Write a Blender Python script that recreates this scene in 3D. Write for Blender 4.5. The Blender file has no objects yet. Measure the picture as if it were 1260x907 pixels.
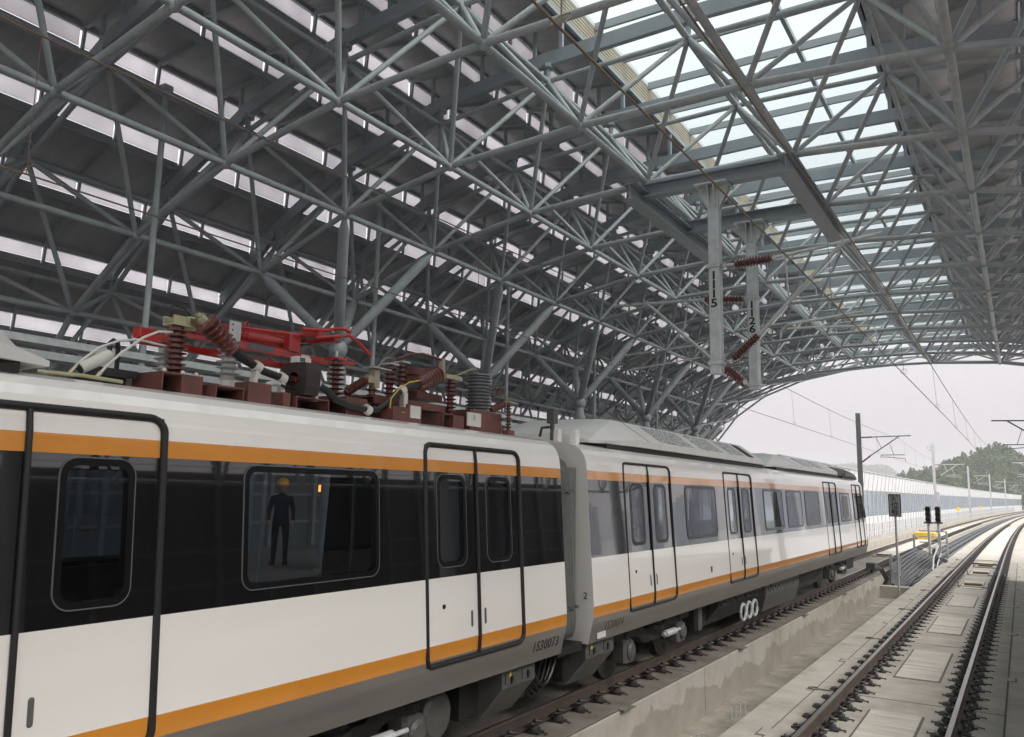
import bpy, bmesh, math, random
from mathutils import Vector, Matrix
random.seed(7)
D = bpy.data
scene = bpy.context.scene
COL = scene.collection
PI = math.pi

# ---------------------------------------------------------------- camera
CAM_Z = 2.764
yaw, pitch, roll, focal = .5585, .1494, .0204, 998.7
Fw = Vector((-math.sin(yaw)*math.cos(pitch), math.cos(yaw)*math.cos(pitch), math.sin(pitch)))
Rt = Vector((math.cos(yaw), math.sin(yaw), 0))
Up = Rt.cross(Fw)
r2 = Rt*math.cos(roll) + Up*math.sin(roll)
u2 = -Rt*math.sin(roll) + Up*math.cos(roll)
cam = D.objects.new('camera', D.cameras.new('camera'))
COL.objects.link(cam)
M = Matrix.Identity(4)
for i in range(3):
    M[i][0], M[i][1], M[i][2] = r2[i], u2[i], -Fw[i]
M[2][3] = CAM_Z
cam.matrix_world = M
cam.data.sensor_fit = 'HORIZONTAL'
cam.data.sensor_width = 36
cam.data.lens = focal/1260*36
cam.data.clip_start = .05
cam.data.clip_end = 12000
scene.camera = cam
CAMP = Vector((0, 0, CAM_Z))

# ---------------------------------------------------------------- world, sun, exposure
SUN_EL, SUN_AZ = math.radians(40), math.radians(98)     # azimuth clockwise from +Y
world = D.worlds.new('World')
scene.world = world
world.use_nodes = True
nt = world.node_tree
nt.nodes.clear()
out = nt.nodes.new('ShaderNodeOutputWorld')
sky = nt.nodes.new('ShaderNodeTexSky')
sky.sky_type = 'NISHITA'
sky.sun_disc = False
sky.sun_elevation = SUN_EL
sky.sun_rotation = SUN_AZ
sky.air_density = 1.0
sky.dust_density = 4.0
b1 = nt.nodes.new('ShaderNodeBackground')
b1.inputs[1].default_value = .012
nt.links.new(sky.outputs[0], b1.inputs[0])
# overcast layer: even cloud cover, brighter overhead as overcast skies are
tc = nt.nodes.new('ShaderNodeTexCoord')
sx = nt.nodes.new('ShaderNodeSeparateXYZ')
nt.links.new(tc.outputs['Generated'], sx.inputs[0])
rmp = nt.nodes.new('ShaderNodeValToRGB')
nt.links.new(sx.outputs[2], rmp.inputs[0])
rmp.color_ramp.elements[0].position = 0.0
rmp.color_ramp.elements[0].color = (.225, .196, .210, 1)
rmp.color_ramp.elements[1].position = 1.0
rmp.color_ramp.elements[1].color = (.99, .985, .98, 1)
b2 = nt.nodes.new('ShaderNodeBackground')
b2.inputs[1].default_value = .95
nt.links.new(rmp.outputs[0], b2.inputs[0])
add = nt.nodes.new('ShaderNodeAddShader')
nt.links.new(b1.outputs[0], add.inputs[0])
nt.links.new(b2.outputs[0], add.inputs[1])
nt.links.new(add.outputs[0], out.inputs[0])

sun = D.objects.new('sun', D.lights.new('sun', 'SUN'))
sun.data.energy = 1.4
sun.data.angle = math.radians(30)
sun.data.color = (1, .96, .9)
COL.objects.link(sun)
sd = Vector((math.sin(SUN_AZ)*math.cos(SUN_EL), math.cos(SUN_AZ)*math.cos(SUN_EL), math.sin(SUN_EL)))
sun.rotation_euler = (-sd).to_track_quat('-Z', 'Y').to_euler()

vs = scene.view_settings
vs.view_transform = 'Standard'
vs.look = 'None'
vs.gamma = 1
vs.use_curve_mapping = False
vs.exposure = 1.32
scene.cycles.use_denoising = True
scene.cycles.max_bounces = 7
scene.cycles.diffuse_bounces = 4
scene.cycles.glossy_bounces = 4
scene.cycles.volume_bounces = 0
scene.cycles.use_adaptive_sampling = True
scene.cycles.adaptive_threshold = .02
scene.cycles.transparent_max_bounces = 16
scene.cycles.sample_clamp_indirect = 6
scene.cycles.caustics_reflective = False
scene.cycles.caustics_refractive = False

# ---------------------------------------------------------------- materials
MATS = {}
def mat(name, col, rough=.5, metal=0., col2=None, nscale=3., bump=0., bscale=40., coat=0., spec=.5, stretch=None, lo=.35, hi=.65, rvar=0., coatr=.03):
    m = D.materials.new(name)
    m.use_nodes = True
    n, l = m.node_tree.nodes, m.node_tree.links
    p = n['Principled BSDF']
    p.inputs['Base Color'].default_value = (*col, 1)
    p.inputs['Roughness'].default_value = rough
    p.inputs['Metallic'].default_value = metal
    p.inputs['Specular IOR Level'].default_value = spec
    p.inputs['Coat Weight'].default_value = coat
    p.inputs['Coat Roughness'].default_value = coatr
    if coat >= 1: p.inputs['Coat IOR'].default_value = 1.6
    if col2 is not None or bump or rvar:
        g = n.new('ShaderNodeNewGeometry')
        vec = g.outputs['Position']
        if stretch:
            mp = n.new('ShaderNodeMapping')
            mp.inputs['Scale'].default_value = stretch
            l.new(vec, mp.inputs['Vector'])
            vec = mp.outputs[0]
        tx = n.new('ShaderNodeTexNoise')
        tx.inputs['Scale'].default_value = nscale
        tx.inputs['Detail'].default_value = 6
        tx.inputs['Roughness'].default_value = .62
        l.new(vec, tx.inputs['Vector'])
        if col2 is not None:
            cr = n.new('ShaderNodeValToRGB')
            cr.color_ramp.elements[0].position = lo
            cr.color_ramp.elements[1].position = hi
            cr.color_ramp.elements[0].color = (*col2, 1)
            cr.color_ramp.elements[1].color = (*col, 1)
            l.new(tx.outputs[0], cr.inputs[0])
            l.new(cr.outputs[0], p.inputs['Base Color'])
        if rvar:
            mr = n.new('ShaderNodeMapRange')
            mr.inputs['To Min'].default_value = max(0, rough-rvar)
            mr.inputs['To Max'].default_value = rough+rvar
            l.new(tx.outputs[0], mr.inputs['Value'])
            l.new(mr.outputs[0], p.inputs['Roughness'])
        if bump:
            t2 = n.new('ShaderNodeTexNoise')
            t2.inputs['Scale'].default_value = bscale
            t2.inputs['Detail'].default_value = 4
            l.new(g.outputs['Position'], t2.inputs['Vector'])
            bp = n.new('ShaderNodeBump')
            bp.inputs['Strength'].default_value = bump
            bp.inputs['Distance'].default_value = .02
            l.new(t2.outputs[0], bp.inputs['Height'])
            l.new(bp.outputs[0], p.inputs['Normal'])
    MATS[name] = m
    return m

white = mat('car_white', (.82, .80, .765), .30, col2=(.79, .765, .73), nscale=1.2, coat=.8, stretch=(1, .4, 2), bump=.05, bscale=2.2)
black = mat('car_black', (.007, .007, .0075), .05, spec=.5, coat=1., coatr=.02)
orange = mat('car_orange', (.68, .27, .03), .30, coat=1., col2=(.62, .24, .028), nscale=2)
skirt = mat('car_skirt_grey', (.18, .168, .156), .28, coat=.4, col2=(.145, .135, .126), nscale=2.5, stretch=(1, .25, 3))
rubber = mat('rubber_seal', (.018, .018, .019), .5, spec=.35)
gasketm = mat('gasket_black', (.006, .006, .006), .25, spec=.25)
line = mat('window_trim', (.10, .103, .106), .35)
bellow = mat('bellows_grey', (.17, .18, .17), .55, col2=(.13, .135, .13), nscale=6)
under = mat('underframe_dark', (.014, .0135, .013), .6, col2=(.009, .0085, .008), nscale=5)
ugrey = mat('underframe_grey', (.105, .104, .10), .5, col2=(.07, .069, .065), nscale=4)
wheelm = mat('wheel_steel', (.09, .08, .07), .45, metal=.6, col2=(.045, .038, .03), nscale=7)
tube = mat('tube_grey', (.41, .435, .455), .38, col2=(.31, .335, .355), nscale=3.2, bump=.05, bscale=30, spec=.5, lo=.3, hi=.6)
tubew = mat('tube_grey_dusty', (.46, .47, .47), .45, col2=(.35, .37, .38), nscale=9, bump=.08, bscale=60)
beamg = mat('beam_grey', (.32, .355, .385), .42, col2=(.28, .31, .335), nscale=2)
panel = mat('deck_panel_grey', (.43, .425, .42), .5, col2=(.35, .343, .337), nscale=1.4, stretch=(1, 3, 1))
purl = mat('purlin_grey', (.33, .35, .365), .45)
galv = mat('galvanised', (.66, .69, .69), .42, metal=.2, col2=(.50, .53, .535), nscale=7, rvar=.12)
alu = mat('cantilever_steel', (.62, .63, .625), .35, metal=.3, col2=(.48, .49, .485), nscale=12)
brown = mat('insulator_brown', (.155, .044, .032), .28, coat=.4, col2=(.105, .03, .023), nscale=15)
boxred = mat('roof_box_redbrown', (.165, .058, .045), .5, col2=(.095, .04, .034), nscale=7, lo=.3, hi=.6)
red = mat('pantograph_red', (.50, .024, .017), .36, coat=.25, col2=(.27, .022, .016), nscale=7, lo=.3, hi=.55)
greyins = mat('insulator_grey', (.15, .16, .165), .3, coat=.3)
wins = mat('insulator_pale', (.42, .43, .42), .3, coat=.3)
cablem = mat('cable_black', (.014, .014, .015), .4)
whitepl = mat('clamp_white', (.66, .64, .60), .4)
brass = mat('terminal_zinc', (.45, .42, .20), .38, metal=.6, col2=(.5, .47, .38), nscale=20)
yellow = mat('yellow_paint', (.72, .50, .04), .45, col2=(.62, .42, .035), nscale=9)
wire = mat('overhead_wire', (.20, .15, .115), .5, metal=.3)
conc = mat('concrete', (.50, .468, .412), .85, col2=(.36, .335, .292), nscale=1.6, bump=.25, bscale=45, lo=.3, hi=.7)
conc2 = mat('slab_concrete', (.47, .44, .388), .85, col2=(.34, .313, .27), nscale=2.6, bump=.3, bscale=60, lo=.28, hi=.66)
conc3 = mat('slab_shadowed', (.30, .275, .24), .8, col2=(.15, .135, .115), nscale=2.2, bump=.3, bscale=60, lo=.3, hi=.7)  # left slab concrete, darkened to paint in the shadow under the train
plate = mat('cover_concrete', (.60, .565, .505), .8, col2=(.40, .37, .32), nscale=2.2, bump=.2, bscale=50, stretch=(.6, 5, 1), lo=.3, hi=.6)
floorm = mat('channel_floor', (.43, .395, .335), .9, col2=(.25, .225, .185), nscale=2.2, bump=.3, bscale=30, lo=.3, hi=.65)
seam = mat('joint_seal', (.17, .15, .125), .9, col2=(.11, .096, .08), nscale=9)
railtop = mat('rail_polished', (.34, .32, .30), .3, metal=.8, col2=(.24, .21, .185), nscale=3, stretch=(5, .4, 1))
railside = mat('rail_rust', (.075, .052, .04), .7, col2=(.04, .031, .026), nscale=4)
clip = mat('clip_black', (.022, .022, .022), .4, col2=(.05, .045, .04), nscale=30)
barw = mat('barrier_white', (.66, .67, .69), .4, col2=(.58, .59, .61), nscale=1.5)
steelw = mat('mast_galvanised', (.60, .61, .62), .4, metal=.2, col2=(.5, .51, .52), nscale=3)
masthd = mat('mast_dark', (.14, .14, .145), .5, metal=.3)
signg = mat('sign_grey', (.42, .425, .42), .5)
inkm = mat('lettering_black', (.012, .012, .012), .6)
dink = mat('lettering_grey', (.05, .048, .045), .5)
platew = mat('number_backing', (.62, .65, .64), .4)
tanm = mat('upstand_tan', (.46, .41, .33), .6, col2=(.38, .33, .26), nscale=3)
wallm = mat('hall_wall', (.26, .265, .27), .6, col2=(.21, .215, .22), nscale=.8)
darkwall = mat('unseen_dark_wall', (.06, .06, .063), .6, col2=(.045, .045, .048), nscale=.8)  # for the unseen right wall, dark so the train reflects black
platf = mat('platform_paving', (.24, .235, .225), .6, col2=(.19, .185, .175), nscale=1.2)
grassm = mat('ground_pale', (.38, .385, .37), .9, col2=(.45, .445, .44), nscale=.012)
hillm = mat('hill_green', (.06, .085, .03), .9, col2=(.10, .10, .055), nscale=.05)
podm = mat('pod_white', (.74, .73, .71), .45, col2=(.68, .67, .65), nscale=2)

def leafmat(name, c1, c2):
    m = mat(name, c1, .8, col2=c2, nscale=.12)
    return m
leaf1 = leafmat('foliage_hill', (.09, .15, .045), (.045, .085, .028))
leaf2 = leafmat('foliage_far', (.05, .08, .035), (.035, .06, .028))

def clear(name, tcol, mixg=.08, transl=0., tlcol=(.9, .9, .9), rough=.05):
    m = D.materials.new(name)
    m.use_nodes = True
    n, l = m.node_tree.nodes, m.node_tree.links
    n.clear()
    o = n.new('ShaderNodeOutputMaterial')
    t = n.new('ShaderNodeBsdfTransparent')
    t.inputs[0].default_value = (*tcol, 1)
    s = t.outputs[0]
    if transl:
        tl = n.new('ShaderNodeBsdfTranslucent')
        tl.inputs[0].default_value = (*tlcol, 1)
        mx = n.new('ShaderNodeMixShader')
        mx.inputs[0].default_value = transl
        l.new(s, mx.inputs[1]); l.new(tl.outputs[0], mx.inputs[2])
        s = mx.outputs[0]
    g = n.new('ShaderNodeBsdfGlossy')
    g.inputs['Roughness'].default_value = rough
    mx = n.new('ShaderNodeMixShader')
    mx.inputs[0].default_value = mixg
    l.new(s, mx.inputs[1]); l.new(g.outputs[0], mx.inputs[2])
    l.new(mx.outputs[0], o.inputs[0])
    MATS[name] = m
    return m
def tinted():
    m = D.materials.new('tinted_glass'); m.use_nodes = True
    n, l = m.node_tree.nodes, m.node_tree.links; n.clear()
    o = n.new('ShaderNodeOutputMaterial'); t = n.new('ShaderNodeBsdfTransparent'); t.inputs[0].default_value = (.66, .69, .72, 1)
    g = n.new('ShaderNodeBsdfGlossy'); g.inputs['Roughness'].default_value = .01
    lw_ = n.new('ShaderNodeLayerWeight'); lw_.inputs[0].default_value = .5
    pw = n.new('ShaderNodeMath'); pw.operation = 'POWER'; pw.inputs[1].default_value = 5.; l.new(lw_.outputs['Facing'], pw.inputs[0])
    fr = n.new('ShaderNodeMath'); fr.operation = 'MULTIPLY_ADD'; fr.inputs[1].default_value = .94; fr.inputs[2].default_value = .06; l.new(pw.outputs[0], fr.inputs[0])
    mx = n.new('ShaderNodeMixShader'); l.new(fr.outputs[0], mx.inputs[0]); l.new(t.outputs[0], mx.inputs[1]); l.new(g.outputs[0], mx.inputs[2]); l.new(mx.outputs[0], o.inputs[0])
    return m
glass = tinted()
skyglass = clear('skylight_glass', (.70, .79, .78), .05)
risermat = clear('riser_polycarbonate', (.62, .60, .63), .04, .85, (.80, .785, .80), .25)
# strips differ a little from sheet to sheet: age and dust
def vary(m):
    n, l = m.node_tree.nodes, m.node_tree.links
    oi = n.new('ShaderNodeObjectInfo'); g = n.new('ShaderNodeNewGeometry')
    t = n.new('ShaderNodeTexNoise'); t.inputs['Scale'].default_value = 1.3; t.inputs['Detail'].default_value = 5; l.new(g.outputs['Position'], t.inputs['Vector'])
    a = n.new('ShaderNodeMath'); a.operation = 'MULTIPLY_ADD'; a.inputs[1].default_value = .5; l.new(oi.outputs['Random'], a.inputs[0]); l.new(t.outputs[0], a.inputs[2])
    mr = n.new('ShaderNodeMapRange'); mr.inputs[1].default_value = .3; mr.inputs[2].default_value = 1.0; l.new(a.outputs[0], mr.inputs[0])
    cr = n.new('ShaderNodeMixRGB'); cr.inputs[1].default_value = (.58, .565, .575, 1); cr.inputs[2].default_value = (.90, .885, .90, 1); l.new(mr.outputs[0], cr.inputs[0])
    for q in n:
        if q.type == 'BSDF_TRANSLUCENT': l.new(cr.outputs[0], q.inputs[0])
vary(risermat)
barglass = clear('barrier_acrylic', (.72, .77, .82), .10, .35, (.8, .84, .88))

def stained(name):
    """cast wall face: wavy darker damp band with an outline of its own, vertical board marks"""
    m = mat(name, (.44, .415, .37), .88, col2=(.34, .315, .275), nscale=1.4, bump=.3, bscale=35, lo=.3, hi=.7)
    n, l = m.node_tree.nodes, m.node_tree.links
    p = n['Principled BSDF']
    src = p.inputs['Base Color'].links[0].from_socket
    g = n.new('ShaderNodeNewGeometry')
    s = n.new('ShaderNodeSeparateXYZ'); l.new(g.outputs['Position'], s.inputs[0])
    t = n.new('ShaderNodeTexNoise'); t.inputs['Scale'].default_value = 1.1; t.inputs['Detail'].default_value = 5
    l.new(g.outputs['Position'], t.inputs['Vector'])
    ma = n.new('ShaderNodeMath'); ma.operation = 'MULTIPLY_ADD'; ma.inputs[1].default_value = 1.1; ma.inputs[2].default_value = -1.12
    l.new(t.outputs[0], ma.inputs[0])
    gt = n.new('ShaderNodeMath'); gt.operation = 'SUBTRACT'; l.new(ma.outputs[0], gt.inputs[0]); l.new(s.outputs[2], gt.inputs[1])
    mr = n.new('ShaderNodeMapRange'); mr.inputs[1].default_value = -.01; mr.inputs[2].default_value = .02; l.new(gt.outputs[0], mr.inputs[0])
    mx = n.new('ShaderNodeMixRGB'); mx.blend_type = 'MULTIPLY'; mx.inputs[2].default_value = (.74, .72, .70, 1)
    l.new(mr.outputs[0], mx.inputs[0]); l.new(src, mx.inputs[1]); l.new(mx.outputs[0], p.inputs['Base Color'])
    return m
ledgem = stained('ledge_concrete')
def dusty(m, amt=.55, sc=.9):
    n, l = m.node_tree.nodes, m.node_tree.links; p = n['Principled BSDF']; src = p.inputs['Base Color'].links[0].from_socket
    g = n.new('ShaderNodeNewGeometry')
    for scale, lo, hi, col, a in ((sc, .52, .72, (.62, .50, .38, 1), amt), (9., .62, .70, (.55, .50, .45, 1), .5), (38., .66, .72, (.45, .42, .4, 1), .6)):
        t = n.new('ShaderNodeTexNoise'); t.inputs['Scale'].default_value = scale; t.inputs['Detail'].default_value = 7; t.inputs['Roughness'].default_value = .68
        l.new(g.outputs['Position'], t.inputs['Vector'])
        mr = n.new('ShaderNodeMapRange'); mr.inputs[1].default_value = lo; mr.inputs[2].default_value = hi; mr.inputs[4].default_value = a; l.new(t.outputs[0], mr.inputs[0])
        mx = n.new('ShaderNodeMixRGB'); mx.blend_type = 'MULTIPLY'; mx.inputs[2].default_value = col
        l.new(mr.outputs[0], mx.inputs[0]); l.new(src, mx.inputs[1]); src = mx.outputs[0]
    l.new(src, p.inputs['Base Color'])
for m_ in (conc, conc2, plate, floorm, ledgem): dusty(m_)

def grillemat(name):
    m = mat(name, (.62, .62, .61), .4)
    n, l = m.node_tree.nodes, m.node_tree.links
    p = n['Principled BSDF']
    g = n.new('ShaderNodeNewGeometry')
    v = n.new('ShaderNodeTexVoronoi'); v.inputs['Scale'].default_value = 24
    l.new(g.outputs['Position'], v.inputs['Vector'])
    cr = n.new('ShaderNodeValToRGB'); cr.color_ramp.interpolation = 'CONSTANT'
    cr.color_ramp.elements[0].color = (.03, .03, .03, 1); cr.color_ramp.elements[1].color = (.6, .6, .59, 1)
    cr.color_ramp.elements[1].position = .42
    l.new(v.outputs[0], cr.inputs[0]); l.new(cr.outputs[0], p.inputs['Base Color'])
    return m
grille = grillemat('perforated_grille')

# ---------------------------------------------------------------- mesh helpers
class MB:
    def __init__(s):
        s.v, s.f, s.m, s.mats = [], [], [], []
    def mi(s, m):
        if m not in s.mats: s.mats.append(m)
        return s.mats.index(m)
    def face(s, pts, m):
        b = len(s.v); s.v += [tuple(p) for p in pts]
        s.f.append(tuple(range(b, b+len(pts)))); s.m.append(s.mi(m))
    def grid(s, rings, m, closed=True, cap=True):
        """rings: equal-length lists of points"""
        b = len(s.v); n = len(rings[0])
        for r in rings: s.v += [tuple(p) for p in r]
        i = s.mi(m)
        for a in range(len(rings)-1):
            for k in range(n if closed else n-1):
                k2 = (k+1) % n
                s.f.append((b+a*n+k, b+a*n+k2, b+(a+1)*n+k2, b+(a+1)*n+k)); s.m.append(i)
        if cap and closed:
            s.f.append(tuple(b+k for k in reversed(range(n)))); s.m.append(i)
            e = b+(len(rings)-1)*n
            s.f.append(tuple(e+k for k in range(n))); s.m.append(i)
        return s
    def box(s, x0, x1, y0, y1, z0, z1, m, X=None):
        P = [(x0,y0,z0),(x1,y0,z0),(x1,y1,z0),(x0,y1,z0),(x0,y0,z1),(x1,y0,z1),(x1,y1,z1),(x0,y1,z1)]
        if X is not None: P = [tuple(X @ Vector(p)) for p in P]
        b = len(s.v); s.v += P; i = s.mi(m)
        for q in ((0,3,2,1),(4,5,6,7),(0,1,5,4),(1,2,6,5),(2,3,7,6),(3,0,4,7)):
            s.f.append(tuple(b+k for k in q)); s.m.append(i)
        return s
    def cbox(s, c, sz, m, X=None):
        return s.box(c[0]-sz[0]/2, c[0]+sz[0]/2, c[1]-sz[1]/2, c[1]+sz[1]/2, c[2]-sz[2]/2, c[2]+sz[2]/2, m, X)
    def bbox(s, x0, x1, y0, y1, z0, z1, m, c=.01):
        """box with chamfered vertical and top edges"""
        R = []
        for (d, z) in ((0, z0), (0, z1-c), (c, z1)):
            a0, a1, b0, b1 = x0+d, x1-d, y0+d, y1-d
            k = c
            R.append([(a0+k,b0,z),(a1-k,b0,z),(a1,b0+k,z),(a1,b1-k,z),(a1-k,b1,z),(a0+k,b1,z),(a0,b1-k,z),(a0,b0+k,z)])
        return s.grid(R, m)
    def tube(s, pts, r, m, seg=8, cap=True, radii=None):
        pts = [Vector(p) for p in pts]
        t = [(pts[min(i+1, len(pts)-1)]-pts[max(i-1, 0)]).normalized() for i in range(len(pts))]
        u = t[0].orthogonal().normalized()
        R = []
        for i, p in enumerate(pts):
            u = (u - t[i]*u.dot(t[i])).normalized()
            w = t[i].cross(u)
            rr = radii[i] if radii else r
            R.append([p+(u*math.cos(2*PI*k/seg)+w*math.sin(2*PI*k/seg))*rr for k in range(seg)])
        return s.grid(R, m, cap=cap)
    def lathe(s, A, B, prof, m, seg=12):
        """prof: (distance along A->B as fraction, radius)"""
        A, B = Vector(A), Vector(B); d = B-A
        t = d.normalized(); u = t.orthogonal().normalized(); w = t.cross(u)
        R = [[A+d*f+(u*math.cos(2*PI*k/seg)+w*math.sin(2*PI*k/seg))*rr for k in range(seg)] for f, rr in prof]
        return s.grid(R, m)
    def prism(s, poly, y0, y1, m):
        """poly of (x,z) swept straight along y"""
        return s.grid([[(x, y0, z) for x, z in poly], [(x, y1, z) for x, z in poly]], m)
    def build(s, name, parent=None, smooth=False, center=True, label=None):
        me = D.meshes.new(name)
        off = Vector((0, 0, 0))
        if center and s.v:
            lo = [min(v[i] for v in s.v) for i in range(3)]; hi = [max(v[i] for v in s.v) for i in range(3)]
            off = Vector(((lo[0]+hi[0])/2, (lo[1]+hi[1])/2, lo[2]))
        me.from_pydata([(v[0]-off.x, v[1]-off.y, v[2]-off.z) for v in s.v], [], s.f)
        for m in s.mats: me.materials.append(m)
        me.polygons.foreach_set('material_index', s.m)
        me.update()
        bm = bmesh.new(); bm.from_mesh(me)
        bmesh.ops.recalc_face_normals(bm, faces=bm.faces)
        bm.to_mesh(me); bm.free()
        if smooth: shade(me, smooth)
        return place(name, me, off, parent, label)
def shade(me, ang=.6):
    me.polygons.foreach_set('use_smooth', [True]*len(me.polygons))
    me.set_sharp_from_angle(angle=ang if ang is not True else .6)
def place(name, me, loc, parent=None, label=None, rot=None, scale=None):
    o = D.objects.new(name, me)
    COL.objects.link(o)
    o.location = loc
    if rot is not None:
        o.rotation_mode = 'QUATERNION'; o.rotation_quaternion = rot
    if scale is not None: o.scale = scale
    if parent is not None:
        o.parent = parent
        o.matrix_parent_inverse = WORLD[parent.name].inverted()
    WORLD[o.name] = Matrix.Translation(Vector(loc)) if rot is None else Matrix.LocRotScale(Vector(loc), rot, Vector(scale) if scale else None)
    if label: o['label'] = label
    return o
WORLD = {}
def thing(name, label, cat, loc=(0, 0, 0), group=None):
    o = D.objects.new(name, None); COL.objects.link(o)
    o.location = loc; o.empty_display_size = .2
    WORLD[o.name] = Matrix.Translation(Vector(loc))
    return tag(o, label, cat, group)
def tag(o, label, cat, group=None):
    o['label'] = label; o['category'] = cat
    if group: o['group'] = group
    return o
def struct(o, label=None, kind='structure'):
    o['kind'] = kind
    if label: o['label'] = label
    return o
def interp(tab, x):
    if x <= tab[0][0]: return tab[0][1]
    for (a, b), (c, d) in zip(tab, tab[1:]):
        if x <= c: return b+(d-b)*(x-a)/(c-a)
    return tab[-1][1]
def shift(y):           # the line bends gently to the right beyond the station
    return max(0, y-45)**2/7000
def yrange(y0, y1, step=6.):
    ys = [y0]
    if y1 <= 45: return [y0, y1]
    if y0 < 45: ys.append(45.)
    n = max(1, int((y1-ys[-1])/step)); a = ys[-1]
    return ys + [a+(y1-a)*(k+1)/n for k in range(n)]
def sweep(mb, poly, y0, y1, m, step=6.):
    mb.grid([[(x+shift(y), y, z) for x, z in poly] for y in yrange(y0, y1, step)], m)
    return mb
def text_mesh(txt, size, m, extrude=.002, align='CENTER', space=1.0, line=1.0, bold=0.):
    c = D.curves.new('lettering', 'FONT'); c.body = txt; c.size = size; c.extrude = extrude
    c.align_x = align; c.align_y = 'CENTER'; c.space_character = space; c.space_line = line
    c.resolution_u = 3; c.offset = bold
    o = D.objects.new('lettering', c); COL.objects.link(o)
    bpy.context.view_layer.update()
    me = D.meshes.new_from_object(o.evaluated_get(bpy.context.evaluated_depsgraph_get()))
    D.objects.remove(o); D.curves.remove(c)
    me.materials.clear(); me.materials.append(m)
    return me
QSIDE = Matrix(((0, 0, 1), (1, 0, 0), (0, 1, 0))).to_quaternion()    # text on a face looking +X
QFRONT = Matrix(((1, 0, 0), (0, 0, -1), (0, 1, 0))).to_quaternion()  # text on a face looking -Y
def shed_profile(n, R, core, end=.05):
    P = [(0, core*1.05), (end, core*1.05), (end, core)]
    for k in range(n):
        a = end+(1-2*end)*(k+.25)/n; s_ = (1-2*end)/n
        rr = R if k % 2 == 0 else R*.93
        P += [(a, core), (a+.32*s_, rr), (a+.42*s_, rr), (a+.55*s_, core)]
    return P+[(1-end, core), (1-end, core*1.05), (1, core*1.05)]
def insulator(mb, A, B, n, R, core, m, seg=14):
    return mb.lathe(A, B, shed_profile(n, R, core), m, seg)

# unit tube with conical ends, unit ball: shared by all members of the space frame
def unit_tube(name, m, seg=10, taper=.035, end=.5):
    b = MB(); prof = [(0, end), (taper, 1), (1-taper, 1), (1, end)]
    b.grid([[(rr*math.cos(2*PI*k/seg), rr*math.sin(2*PI*k/seg), f) for k in range(seg)] for f, rr in prof], m)
    me = D.meshes.new(name); me.from_pydata(b.v, [], b.f); me.materials.append(m); shade(me, .7)
    return me
def member(name, me, A, B, r, parent):
    A, B = Vector(A), Vector(B); d = B-A
    return place(name, me, A, parent, rot=d.to_track_quat('Z', 'Y'), scale=(r, r, d.length))
def ball_mesh(name, m, seg=12, rings=8):
    bm = bmesh.new(); bmesh.ops.create_uvsphere(bm, u_segments=seg, v_segments=rings, radius=1)
    me = D.meshes.new(name); bm.to_mesh(me); bm.free(); me.materials.append(m); shade(me, 3); return me

# ================================================================ SETTING
TRK_R, TRK_L = -1.67, -6.25       # track centre lines
b = MB()
n = 24
b.face([(-6000, -3000, -13), (6000, -3000, -13), (6000, 9000, -13), (-6000, 9000, -13)], grassm)
struct(b.build('ground', center=False), 'pale ground far below the viaduct')
b = MB(); sweep(b, [(-10.4, -2.2), (2.2, -2.2), (2.2, -1.06), (-10.4, -1.06)], -22, 345, floorm)
struct(b.build('viaduct', center=False), 'concrete viaduct deck under the tracks')
# track beds
BEDS = {}
for nm, xc, xl, xr, lab in (('track_bed', TRK_R, -3.42, .12, 'pale concrete bed under the empty right track'),
                            ('track_bed', TRK_L, -7.75, -5.16, 'concrete bed under the train and left track')):
    b = MB(); sweep(b, [(xl, -1.06), (xr, -1.06), (xr, -.236), (xl, -.236)], -22, 345, conc)
    bed = struct(b.build(nm, center=False), lab); BEDS[xc] = bed
    pitch_ = 5.6; y = 2.7-5.6*2
    # slab: rectangle with a small tab half way along each side, dark sealed joint round it
    hw, g = 1.27, .022
    while y < 75:
        y0, y1, ym = y+g, y+pitch_-g, y+pitch_/2
        def out_(d):
            return [(-hw-d, y0-d), (hw+d, y0-d), (hw+d, ym-.16-d), (hw+.11+d, ym-.16-d), (hw+.11+d, ym+.16+d), (hw+d, ym+.16+d), (hw+d, y1+d),
                    (-hw-d, y1+d), (-hw-d, ym+.16+d), (-hw-.11-d, ym+.16+d), (-hw-.11-d, ym-.16-d), (-hw-d, ym-.16-d)]
        if 44 < y: break
        b = MB(); P = out_(0)
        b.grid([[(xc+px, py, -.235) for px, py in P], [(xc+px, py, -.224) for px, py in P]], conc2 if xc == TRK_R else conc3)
        s = b.build('track_slab', bed)
        b = MB(); P = out_(.028); Q = out_(-.004)
        b.grid([[(xc+px, py, -.2325) for px, py in P], [(xc+px, py, -.2325) for px, py in Q]], seam, cap=False)
        b.build('joint_seal', s, center=True)
        if xc == TRK_R:
            # cover plate between the rails, cast against boards
            q0, q1 = ym-1.5+.45, ym+1.5+.45
            nb = 5
            pl = MB()
            for k in range(nb):
                a0 = q0+(q1-q0)*k/nb; a1 = q0+(q1-q0)*(k+1)/nb-.006
                dz = random.uniform(-.002, .002)
                pl.box(xc-.34, xc+.31, a0, a1, -.2238, -.208+dz, plate)
            pl.build('cover_plate', s)
            pl = MB(); pl.box(xc-.375, xc+.345, q0-.035, q1+.035, -.2239, -.2205, seam); pl.build('cover_frame', s)
        # coupling ring at the slab corner
        rg = MB(); c = Vector((xc-hw-.03, y1+.02, -.222))
        rg.tube([c+Vector((.075*math.cos(a), .075*math.sin(a), .012)) for a in [2*PI*k/14 for k in range(15)]], .013, masthd, 6)
        rg.tube([c+Vector((.05, 0, .012)), c+Vector((.26, .01, .006))], .007, masthd, 6)
        rg.build('coupling_ring', s)
        y += pitch_
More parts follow.
